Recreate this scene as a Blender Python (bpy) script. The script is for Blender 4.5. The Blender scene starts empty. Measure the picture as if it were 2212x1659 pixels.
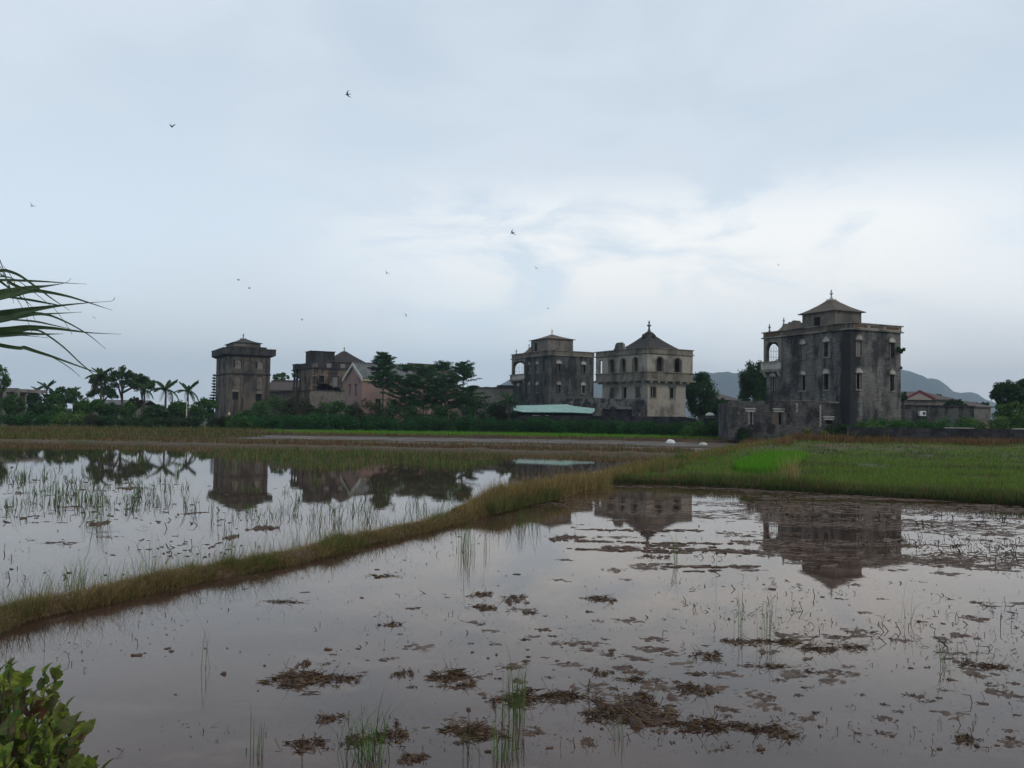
import bpy, math, random
import numpy as np
from mathutils import Vector, Matrix, noise as mn
R = math.radians
random.seed(7); rng = np.random.default_rng(7)
scn = bpy.context.scene
COL = scn.collection

# ------------------------------------------------------------------ camera
CAM_H = 2.2; FPX = 1840.0; W0, H0 = 2212.0, 1659.0      # measuring frame used below: 2212 x 1659
PITCH = math.atan((900 - 829.5) / FPX); ROLL = R(0.8)
fwd = Vector((0, math.cos(PITCH), math.sin(PITCH)))
up0 = Vector((0, -math.sin(PITCH), math.cos(PITCH))); rt0 = Vector((1, 0, 0))
rt = rt0 * math.cos(ROLL) + up0 * math.sin(ROLL); up = up0 * math.cos(ROLL) - rt0 * math.sin(ROLL)
cd = bpy.data.cameras.new('camera'); cam = bpy.data.objects.new('camera', cd); COL.objects.link(cam)
cam.matrix_world = Matrix(((rt.x, up.x, -fwd.x, 0), (rt.y, up.y, -fwd.y, 0), (rt.z, up.z, -fwd.z, CAM_H), (0, 0, 0, 1)))
cd.sensor_width = 36; cd.lens = 36 * FPX / W0; cd.clip_end = 9000; cd.clip_start = 0.05
scn.camera = cam

# ------------------------------------------------------------------ sky and sun
SUN_EL, SUN_AZ = R(34), R(128)          # azimuth clockwise from +Y: behind the camera to the right, behind thin cloud
world = bpy.data.worlds.new("World"); scn.world = world; world.use_nodes = True
nt = world.node_tree; nt.nodes.clear()
def N(nt, t, **k):
    n = nt.nodes.new(t)
    for a, b in k.items():
        if a == 'ins':
            for i, v in b.items():
                if hasattr(v, 'is_linked') or isinstance(v, bpy.types.NodeSocket): nt.links.new(v, n.inputs[i])
                else: n.inputs[i].default_value = v
        else: setattr(n, a, b)
    return n
def MATH(nt, op, a, b=0.0, clamp=False):
    return N(nt, 'ShaderNodeMath', operation=op, use_clamp=clamp, ins={0: a, 1: b}).outputs[0]
def RNG(nt, v, a, b, c=0.0, d=1.0, smooth=True):
    return N(nt, 'ShaderNodeMapRange', interpolation_type='SMOOTHSTEP' if smooth else 'LINEAR', ins={0: v, 1: a, 2: b, 3: c, 4: d}).outputs[0]
def MIX(nt, f, a, b, mode='MIX'):
    n = N(nt, 'ShaderNodeMix', data_type='RGBA', blend_type=mode)
    for i, v in ((0, f), (6, a), (7, b)):
        if isinstance(v, bpy.types.NodeSocket): nt.links.new(v, n.inputs[i])
        else: n.inputs[i].default_value = (*v, 1) if (not isinstance(v, (int, float)) and len(v) == 3) else v
    return n.outputs[2]
def NOISE(nt, vec, scale, detail=4, rough=.55, dist=0.0):
    n = N(nt, 'ShaderNodeTexNoise', ins={'Scale': scale, 'Detail': detail, 'Roughness': rough, 'Distortion': dist})
    if vec is not None: nt.links.new(vec, n.inputs['Vector'])
    return n.outputs['Fac']
def MAPV(nt, vec, sc, loc=(0, 0, 0)):
    return N(nt, 'ShaderNodeMapping', ins={'Vector': vec, 'Scale': sc, 'Location': loc}).outputs[0]
sky = N(nt, 'ShaderNodeTexSky', sky_type='NISHITA', sun_disc=False, sun_elevation=SUN_EL, sun_rotation=SUN_AZ, dust_density=4.0, ozone_density=1.5)
tc = N(nt, 'ShaderNodeTexCoord').outputs['Generated']
sep = N(nt, 'ShaderNodeSeparateXYZ', ins={0: tc}); sx, sy, sz = sep.outputs
c_top = (5.0, 5.75, 6.5); c_low = (7.4, 8.4, 9.2); c_lite = (6.5, 7.0, 7.5); c_white = (9.3, 9.3, 9.0); c_warm = (9.9, 9.9, 9.8)
base = MIX(nt, RNG(nt, sz, .02, .42), c_low, c_top)
base = MIX(nt, MATH(nt, 'MULTIPLY', RNG(nt, sx, -.05, .5), RNG(nt, sz, .3, .0)), base, c_warm)          # paler haze low on the right
n1 = NOISE(nt, MAPV(nt, tc, (2.2, 2.2, 5.)), 1.2, 6, .5, .3)
n2 = NOISE(nt, MAPV(nt, tc, (3.0, 3.0, 9.), (3, 1, .4)), 1.5, 8, .6, .6)
lite = RNG(nt, n1, .40, .66)
base = MIX(nt, MATH(nt, 'MULTIPLY', lite, .55), base, c_lite)
band = MATH(nt, 'MULTIPLY', RNG(nt, sz, .06, .17), RNG(nt, sz, .30, .20))
xm = MATH(nt, 'MULTIPLY', RNG(nt, sx, -.34, .06), RNG(nt, sx, .62, .36))
wm = MATH(nt, 'MULTIPLY', MATH(nt, 'MULTIPLY', band, xm), RNG(nt, n2, .36, .58))
base = MIX(nt, MATH(nt, 'MULTIPLY', wm, .95), base, c_white)
back = RNG(nt, sy, -.5, .5, .55, 1.0)                                                                  # sky dimmed behind the camera, added to darken the building faces
mixed = MIX(nt, .86, sky.outputs[0], base)
mul = N(nt, 'ShaderNodeVectorMath', operation='SCALE', ins={0: mixed, 3: back}).outputs[0]
bg = N(nt, 'ShaderNodeBackground', ins={0: mul, 1: 0.14})
nt.links.new(bg.outputs[0], N(nt, 'ShaderNodeOutputWorld').inputs[0])
sd = bpy.data.lights.new('sun', 'SUN'); sd.energy = 0.8; sd.angle = R(15); sd.color = (1, .93, .84)
sun = bpy.data.objects.new('sun', sd); COL.objects.link(sun)
sun.rotation_euler = (R(90) - SUN_EL, 0, R(180) - SUN_AZ + R(180)) if False else (0, 0, 0)
sdir = Vector((math.sin(SUN_AZ) * math.cos(SUN_EL), math.cos(SUN_AZ) * math.cos(SUN_EL), math.sin(SUN_EL)))
sun.rotation_euler = sdir.to_track_quat('Z', 'Y').to_euler()
scn.view_settings.view_transform = 'Standard'; scn.view_settings.look = 'None'
scn.view_settings.exposure = 0; scn.view_settings.gamma = 1
scn.render.engine = 'CYCLES'
scn.cycles.use_denoising = True; scn.cycles.max_bounces = 6; scn.cycles.volume_bounces = 0
scn.cycles.transparent_max_bounces = 12; scn.cycles.diffuse_bounces = 3

# ------------------------------------------------------------------ measuring helpers
camv = Vector((0, 0, CAM_H))
def ray(u, y): return fwd * FPX + rt * (u - W0 / 2) - up * (y - H0 / 2)
def at(u, y, D):
    r = ray(u, y); return camv + r * (D / r.y)
def gnd(u, y, z=0.0):
    r = ray(u, y); return camv + r * ((z - CAM_H) / r.z)
def slope(u): r = ray(u, 860); return r.x / r.y
def zpx(u, y, D): return at(u, y, D).z
def hz(u): return 900 + (u - 1106) * math.tan(ROLL)
FW, RT, UP = (np.array(v) for v in (fwd, rt, up))

# ------------------------------------------------------------------ object helpers
def new(name, data, parent=None):
    o = bpy.data.objects.new(name, data); COL.objects.link(o)
    if parent: o.parent = parent
    return o
def tag(o, label=None, cat=None, group=None, kind=None):
    for k, v in (('label', label), ('category', cat), ('group', group), ('kind', kind)):
        if v: o[k] = v
    return o
def empty(name, loc, rz=0, **k):
    o = new(name, None); o.location = loc; o.rotation_euler = (0, 0, rz); o.empty_display_size = .2
    return tag(o, **k)
def copy_tree(o, parent=None):
    c = o.copy(); COL.objects.link(c); c.parent = parent
    for ch in o.children: copy_tree(ch, c)
    return c
def raw_mesh(name, V, F, mat=None, parent=None, cols=None, smooth=False):
    me = bpy.data.meshes.new(name)
    V = V.tolist() if isinstance(V, np.ndarray) else V
    F = F.tolist() if isinstance(F, np.ndarray) else F
    me.from_pydata(V, [], F)
    if cols is not None:
        a = me.color_attributes.new('col', 'FLOAT_COLOR', 'POINT')
        c4 = np.ones((len(V), 4), np.float32); c4[:, :3] = cols
        a.data.foreach_set('color', c4.ravel())
    if smooth: me.polygons.foreach_set('use_smooth', [True] * len(me.polygons))
    if mat: me.materials.append(mat)
    me.update()
    return new(name, me, parent)

class MB:
    """collects shapes in a local frame; dz is subtracted so that heights can be written above the water"""
    def __init__(s, dz=0.0): s.V = []; s.F = []; s.dz = dz
    def add(s, V, F):
        n = len(s.V); s.V += [tuple(v) for v in V]; s.F += [tuple(i + n for i in f) for f in F]; return s
    def box(s, x0, x1, y0, y1, z0, z1):
        V = [(x, y, z) for z in (z0, z1) for y in (y0, y1) for x in (x0, x1)]
        return s.add(V, [(0, 2, 3, 1), (4, 5, 7, 6), (0, 1, 5, 4), (2, 6, 7, 3), (0, 4, 6, 2), (1, 3, 7, 5)])
    def obox(s, p, q, w, h):
        """bar from p to q, w wide, h high"""
        p, q = Vector(p), Vector(q); d = (q - p).normalized()
        sd_ = d.cross(Vector((0, 0, 1))); sd_ = sd_.normalized() if sd_.length > 1e-3 else Vector((1, 0, 0)); u_ = sd_.cross(d)
        V = [e + sd_ * a * w / 2 + u_ * b * h / 2 for e in (p, q) for a, b in ((-1, -1), (1, -1), (1, 1), (-1, 1))]
        return s.add(V, [(0, 1, 2, 3), (7, 6, 5, 4), (0, 4, 5, 1), (1, 5, 6, 2), (2, 6, 7, 3), (3, 7, 4, 0)])
    def rings(s, rings, cap=True, close=True):
        k = len(rings[0]); V = [p for r in rings for p in r]; F = []
        for i in range(len(rings) - 1):
            for j in range(k if close else k - 1):
                F.append((i * k + j, i * k + (j + 1) % k, (i + 1) * k + (j + 1) % k, (i + 1) * k + j))
        if cap: F += [tuple(reversed(range(k))), tuple((len(rings) - 1) * k + j for j in range(k))]
        return s.add(V, F)
    def tube(s, pts, rad, sides=6):
        rings = []
        for i, p in enumerate(pts):
            p = Vector(p); a = Vector(pts[max(0, i - 1)]); b = Vector(pts[min(len(pts) - 1, i + 1)]); d = (b - a).normalized()
            x = d.orthogonal().normalized() if abs(d.z) < .95 else Vector((1, 0, 0)); x = (x - d * x.dot(d)).normalized(); y = d.cross(x)
            r = rad[i] if isinstance(rad, (list, tuple)) else rad
            rings.append([p + (x * math.cos(t) + y * math.sin(t)) * r for t in (2 * math.pi * j / sides for j in range(sides))])
        return s.rings(rings)
    def lathe(s, prof, c, sides=12):
        return s.rings([[(c[0] + r * math.cos(2 * math.pi * j / sides), c[1] + r * math.sin(2 * math.pi * j / sides), c[2] + z) for j in range(sides)] for r, z in prof])
    def plate(s, outline, holes, t, fn):
        """flat slab with real openings: outline and holes in (along, height), thickness t inward; fn maps (along, height, depth)"""
        cu = bpy.data.curves.new('t', 'CURVE'); cu.dimensions = '2D'; cu.fill_mode = 'BOTH'
        for lp in [outline] + holes:
            sp = cu.splines.new('POLY'); sp.points.add(len(lp) - 1); sp.use_cyclic_u = True
            for i, (a, b) in enumerate(lp): sp.points[i].co = (a, b, 0, 1)
        ob = bpy.data.objects.new('t', cu); COL.objects.link(ob)
        me = ob.to_mesh(); v2 = [tuple(v.co) for v in me.vertices]; f2 = [tuple(p.vertices) for p in me.polygons]
        ob.to_mesh_clear(); bpy.data.objects.remove(ob); bpy.data.curves.remove(cu)
        V = [fn(a, b, 0) for a, b, _ in v2] + [fn(a, b, t) for a, b, _ in v2]; n = len(v2)
        F = [f for f in f2] + [tuple(i + n for i in reversed(f)) for f in f2]
        s.add(V, F)
        for lp in [outline] + holes:
            m = len(lp); s.add([fn(a, b, 0) for a, b in lp] + [fn(a, b, t) for a, b in lp], [(i, (i + 1) % m, (i + 1) % m + m, i + m) for i in range(m)])
        return s
    def build(s, name, mat, parent=None, smooth=False):
        V = [(x, y, z - s.dz) for x, y, z in s.V]
        o = raw_mesh(name, V, s.F, mat, parent, smooth=smooth)
        return o
def FR(d0=0): return lambda a, b, d: (a, d + d0, b)      # right-hand face (y = 0)
def FL(d0=0): return lambda a, b, d: (d + d0, a, b)      # left-hand face (x = 0)
def rect(a0, a1, b0, b1): return [(a0, b0), (a1, b0), (a1, b1), (a0, b1)]
def archp(a0, a1, b0, b1, n=8):
    r = (a1 - a0) / 2; c = (a0 + a1) / 2; s_ = b1 - r
    return [(a0, b0), (a1, b0)] + [(c + r * math.cos(math.pi * k / n), s_ + r * math.sin(math.pi * k / n)) for k in range(n + 1)]

# ------------------------------------------------------------------ materials
def material(name):
    m = bpy.data.materials.new(name); m.use_nodes = True; t = m.node_tree; t.nodes.clear()
    return m, t
def finish(t, col, rough=.9, bump=None, bstr=.3, bdist=.02, spec=.3, metal=0):
    p = N(t, 'ShaderNodeBsdfPrincipled', ins={'Base Color': col if isinstance(col, bpy.types.NodeSocket) else (*col, 1), 'Roughness': rough, 'Specular IOR Level': spec, 'Metallic': metal})
    if bump is not None:
        b = N(t, 'ShaderNodeBump', ins={'Height': bump, 'Strength': bstr, 'Distance': bdist}); t.links.new(b.outputs[0], p.inputs['Normal'])
    t.links.new(p.outputs[0], N(t, 'ShaderNodeOutputMaterial').inputs[0])
    return p
def OBJC(t): return N(t, 'ShaderNodeTexCoord').outputs['Object']
def stained(name, base, dark, lo=.42, hi=.62, streak=(1.3, 1.3, .28), warm=None, brick=False, corner=0.0, pale=None, patch=None, rough=.92):
    m, t = material(name); oc = OBJC(t)
    fine = NOISE(t, oc, 9, 5, .7)
    c = MIX(t, RNG(t, fine, .3, .75), tuple(x * .8 for x in base), tuple(min(1, x * 1.15) for x in base))
    bmp = fine
    if brick:
        s = N(t, 'ShaderNodeSeparateXYZ', ins={0: oc})
        v = N(t, 'ShaderNodeCombineXYZ', ins={0: MATH(t, 'ADD', s.outputs[0], s.outputs[1]), 1: s.outputs[2]}).outputs[0]
        b = N(t, 'ShaderNodeTexBrick', ins={'Vector': v, 'Scale': 1.0, 'Mortar Size': .012, 'Brick Width': .5, 'Row Height': .14, 'Bias': 0.0, 'Color1': (*[x * .6 for x in base], 1), 'Color2': (*[min(1, x * 1.5) for x in base], 1), 'Mortar': (*[min(1, x * 1.25 + .02) for x in base], 1)})
        c = MIX(t, .75, c, b.outputs[0]); bmp = b.outputs[1]
        row = NOISE(t, MAPV(t, oc, (.9, .9, 9.0)), 1.0, 3, .6)
        c = MIX(t, RNG(t, row, .55, .75, 0, .45), c, tuple(min(1, x * 1.9) for x in base))
    if warm: c = MIX(t, RNG(t, NOISE(t, MAPV(t, oc, (.5, .5, .3), (4, 2, 9)), 1.2, 4), .45, .65, 0, .7), c, warm)
    st = NOISE(t, MAPV(t, oc, streak), 1.0, 7, .68)
    c = MIX(t, RNG(t, st, lo, hi, 0, .93), c, dark)
    big = NOISE(t, MAPV(t, oc, (.35, .35, .3), (7, 3, 1)), 1.0, 5, .6)
    c = MIX(t, RNG(t, big, .48, .64, 0, .8), c, dark)
    if pale: c = MIX(t, RNG(t, NOISE(t, MAPV(t, oc, (2.0, 2.0, 1.3), (1, 9, 2)), 1.0, 6, .7), .56, .68, 0, .8), c, pale)
    if patch: c = MIX(t, RNG(t, NOISE(t, MAPV(t, oc, (.7, .7, .9), (5, 1, 4)), 1.0, 8, .7), .50, .56, 0, .95), c, patch)
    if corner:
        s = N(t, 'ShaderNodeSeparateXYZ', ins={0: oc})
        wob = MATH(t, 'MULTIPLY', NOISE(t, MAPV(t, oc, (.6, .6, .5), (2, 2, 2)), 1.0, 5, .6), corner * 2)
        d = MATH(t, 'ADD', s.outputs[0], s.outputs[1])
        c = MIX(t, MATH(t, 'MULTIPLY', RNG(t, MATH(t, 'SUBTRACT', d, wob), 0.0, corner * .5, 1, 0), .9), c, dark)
    finish(t, c, rough, bmp, .5, .015)
    return m
def plain(name, col, var=.25, scale=6, rough=.85, spec=.3, bump=.2, metal=0):
    m, t = material(name); n = NOISE(t, OBJC(t), scale, 5, .65)
    c = MIX(t, RNG(t, n, .3, .72), tuple(x * (1 - var) for x in col), tuple(min(1, x * (1 + var)) for x in col))
    finish(t, c, rough, n, bump, .01, spec, metal); return m
def tiled(name, col, col2, period=.28, axis=0, rough=.85, pan=True):
    m, t = material(name); oc = OBJC(t)
    s = N(t, 'ShaderNodeSeparateXYZ', ins={0: oc})
    wv = MATH(t, 'SINE', MATH(t, 'MULTIPLY', s.outputs[axis], 2 * math.pi / period))
    n = NOISE(t, MAPV(t, oc, (1, 1, 1)), 1.4, 6, .65)
    c = MIX(t, RNG(t, n, .35, .65), col, col2)
    c = MIX(t, RNG(t, wv, -.9, -.2, .6, 0), c, tuple(x * .45 for x in col)) if pan else c
    finish(t, c, rough, wv, .6, .03); return m
def leafmat(name, trans=.25, rough=.7, spec=.2):
    m, t = material(name); a = N(t, 'ShaderNodeAttribute', attribute_name='col').outputs[0]
    p = N(t, 'ShaderNodeBsdfPrincipled', ins={'Base Color': a, 'Roughness': rough, 'Specular IOR Level': spec})
    tr = N(t, 'ShaderNodeBsdfTranslucent', ins={0: a})
    mx = N(t, 'ShaderNodeMixShader', ins={0: trans}); t.links.new(p.outputs[0], mx.inputs[1]); t.links.new(tr.outputs[0], mx.inputs[2])
    t.links.new(mx.outputs[0], N(t, 'ShaderNodeOutputMaterial').inputs[0]); return m
M = dict(
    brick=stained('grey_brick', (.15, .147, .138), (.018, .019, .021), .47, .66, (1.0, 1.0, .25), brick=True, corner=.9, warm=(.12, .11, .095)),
    brick2=stained('dark_grey_brick', (.085, .088, .086), (.016, .018, .018), .46, .62, (1.0, 1.0, .3), brick=True, warm=(.08, .075, .06)),
    brick3=stained('ruined_brick', (.085, .083, .08), (.02, .02, .021), .45, .6, (.9, .9, .5), brick=True, pale=(.17, .16, .15)),
    wallbrick=stained('black_brick', (.04, .04, .045), (.012, .012, .016), .45, .6, (.9, .9, .9), brick=True),
    trim=stained('weathered_plaster_trim', (.25, .23, .2), (.05, .048, .045), .5, .72, (1.5, 1.5, .8)),
    trimb=stained('tan_plaster_band', (.2, .18, .14), (.06, .055, .05), .48, .68, (1.5, 1.5, .8)),
    panel=plain('rust_brown_panel', (.13, .075, .05), .4, 5),
    panelg=plain('dull_brown_panel', (.12, .10, .08), .3, 5),
    pale=stained('pale_lunette', (.52, .5, .46), (.12, .115, .1), .52, .75, (2, 2, 1.2)),
    shutter=plain('weathered_grey_shutter', (.2, .2, .2), .25, 5),
    shutterd=plain('dark_shutter', (.06, .06, .058), .3, 5),
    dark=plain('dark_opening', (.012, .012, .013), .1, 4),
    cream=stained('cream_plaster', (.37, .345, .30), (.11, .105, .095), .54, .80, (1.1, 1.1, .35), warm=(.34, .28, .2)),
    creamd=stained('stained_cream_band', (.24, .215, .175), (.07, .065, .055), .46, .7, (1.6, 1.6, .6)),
    annex=stained('blotched_annex_plaster', (.2, .195, .18), (.03, .03, .032), .46, .6, (1.0, 1.0, .8), patch=(.028, .03, .035)),
    tower=stained('watchtower_render', (.14, .12, .10), (.028, .027, .027), .46, .64, (1.2, 1.2, .16), warm=(.19, .14, .10)),
    towerd=stained('blackened_parapet', (.06, .056, .055), (.02, .02, .021), .46, .62, (2, 2, .4)),
    tower2=stained('orange_grey_render', (.19, .145, .105), (.03, .029, .03), .45, .6, (1.1, 1.1, .25), warm=(.26, .17, .11)),
    roof=tiled('brown_tile_roof', (.15, .115, .09), (.10, .085, .07), .3, 0, pan=False),
    roofd=tiled('dark_tile_roof', (.055, .046, .042), (.035, .032, .03), .3, 0, pan=False),
    rooft=tiled('brown_pan_tile_roof', (.13, .10, .09), (.09, .075, .07), .5, 0),
    roofg=tiled('grey_pan_tile_roof', (.17, .175, .175), (.11, .112, .115), .6, 0),
    pink=stained('pink_wash', (.34, .23, .205), (.17, .115, .1), .6, .85, (1, 1, .4)),
    whitep=plain('offwhite_paint', (.55, .54, .48), .15, 4),
    fascia=plain('cream_fascia', (.42, .4, .28), .2, 4),
    redp=plain('dark_red_paint', (.16, .035, .045), .2, 5),
    tan=stained('tan_render', (.33, .3, .26), (.2, .18, .16), .55, .8, (1, 1, .5)),
    mint=tiled('mint_metal_roof', (.34, .55, .47), (.22, .40, .36), .22, 0, .5),
    white=plain('white_cloth', (.75, .76, .76), .1, 9),
    steel=plain('rusty_bar', (.03, .028, .027), .2, 20),
    bark=plain('bark', (.09, .075, .06), .35, 14),
    palebark=plain('pale_palm_bark', (.2, .19, .17), .3, 10),
    leaf=leafmat('leaves', .2, .8, .06), blade=leafmat('grass_blades', .3, .8, .08), gloss=leafmat('glossy_leaves', .35, .6, .25),
)

class Bld:
    """a building seen on its corner: the pixel columns of the near corner and both ends give the plan size at distance D"""
    def __init__(s, name, label, cat, uc, ul, ur, D, th, z0, group=None):
        s.C = Vector((slope(uc) * D, D)); t = R(th); s.b = Vector((math.cos(t), math.sin(t))); s.a = Vector((-math.sin(t), math.cos(t)))
        s.z0 = z0; s.W = s.pos(s.b, ur); s.L = s.pos(s.a, ul)
        s.root = empty(name, (s.C.x, s.C.y, z0), t, label=label, cat=cat, group=group)
        print('BLD', label[:40], 'W %.1f L %.1f' % (s.W, s.L))
    def pos(s, d, u): k = slope(u); return (k * s.C.y - s.C.x) / (d.x - k * d.y)
    def R(s, u): return s.pos(s.b, u)      # distance along the right face at pixel column u
    def Lp(s, u): return s.pos(s.a, u)
    def mb(s): return MB(s.z0)
    def put(s, mb, name, mat, parent=None, smooth=False): return mb.build(name, mat, parent or s.root, smooth)
def hip(mb, x0, x1, y0, y1, ze, za, ex=.3, steps=5, curve=.35, tip=.1):
    cx, cy = (x0 + x1) / 2, (y0 + y1) / 2; rings = []
    rings.append([(x0 - ex, y0 - ex, ze - .07), (x1 + ex, y0 - ex, ze - .07), (x1 + ex, y1 + ex, ze - .07), (x0 - ex, y1 + ex, ze - .07)])
    for i in range(steps + 1):
        f = i / steps; k = 1 - f * (1 - tip); g = f * (1 - curve) + f * f * curve
        hx, hy = ((x1 - x0) / 2 + ex) * k, ((y1 - y0) / 2 + ex) * k
        rings.append([(cx - hx, cy - hy, ze + (za - ze) * g), (cx + hx, cy - hy, ze + (za - ze) * g), (cx + hx, cy + hy, ze + (za - ze) * g), (cx - hx, cy + hy, ze + (za - ze) * g)])
    return mb.rings(rings)
FIN = [(.30, 0), (.30, .12), (.2, .2), (.14, .5), (.1, .62), (.1, .95), (.22, 1.02), (.26, 1.15), (.16, 1.25), (.07, 1.32), (.07, 1.45), (.12, 1.52), (.11, 1.66), (.03, 1.85), (.0, 1.95)]
def finial(mb, x, y, z, h): k = h / 1.95; return mb.lathe([(r * k * 1.35, q * k) for r, q in FIN], (x, y, z), 12)
def ringbox(mb, x0, x1, y0, y1, z0, z1, t):
    mb.box(x0, x1, y0, y0 + t, z0, z1); mb.box(x0, x1, y1 - t, y1, z0, z1); mb.box(x0, x0 + t, y0 + t, y1 - t, z0, z1); mb.box(x1 - t, x1, y0 + t, y1 - t, z0, z1); return mb
def window(B, face, s, z0, z1, w, style, lun=True, T=.35, slab='pale'):
    """one window: dark recessed pane; children frame, shutter, tympanum"""
    f = FR if face == 'R' else FL
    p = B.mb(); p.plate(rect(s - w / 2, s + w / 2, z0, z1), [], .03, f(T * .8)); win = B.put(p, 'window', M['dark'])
    fr = B.mb(); fr.plate(rect(s - w / 2 - .07, s + w / 2 + .07, z0 - .07, z1 + .05), [rect(s - w / 2, s + w / 2, z0, z1)], .1, f(-.03))
    fr.plate(rect(s - w / 2 - .16, s + w / 2 + .16, z0 - .14, z0 - .07), [], .14, f(-.1))
    B.put(fr, 'frame', M['trim'] if 'w' in style else M['shutterd'], win)
    for q in style:
        h = w / 2
        a, b, d = {'l': (s - h, s - .03, .1), 'r': (s + .03, s + h, .1), 'L': (s - h, s - h * .45, .06), 'R': (s + h * .45, s + h, .06), 'c': (s - .05, s + .05, .15)}.get(q, (0, 0, 0))
        if a != b:
            m_ = B.mb(); m_.plate(rect(a, b, z0 + .02, z1 - .02), [], .05, f(d)); B.put(m_, 'shutter', M['shutter'], win)
    if 'o' in style:     # a leaf standing open at right angles to the wall
        m_ = B.mb()
        a = s - w / 2 - .02
        if face == 'L': m_.box(-.5, -.02, a - .05, a, z0, z1)
        else: m_.box(a - .05, a, -.5, -.02, z0, z1)
        B.put(m_, 'shutter', M['shutter'], win)
    if lun:
        r = w / 2 + .13; ly = B.mb()
        ly.plate([(s + r * math.cos(math.pi * k / 12), z1 + .07 + r * math.sin(math.pi * k / 12)) for k in range(13)], [], .12, f(-.10))
        ty = B.put(ly, 'tympanum', M[slab], win)
        hd = B.mb(); ro = r + .1
        hd.plate([(s + ro * math.cos(math.pi * k / 12), z1 + .07 + ro * math.sin(math.pi * k / 12)) for k in range(13)] + [(s + r * math.cos(math.pi * k / 12), z1 + .07 + r * math.sin(math.pi * k / 12)) for k in range(12, -1, -1)], [], .16, f(-.15))
        hd.plate(rect(s - ro, s + ro, z1 + .0, z1 + .09), [], .16, f(-.15))
        B.put(hd, 'hood_moulding', M['trim'], win)
    return win
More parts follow.
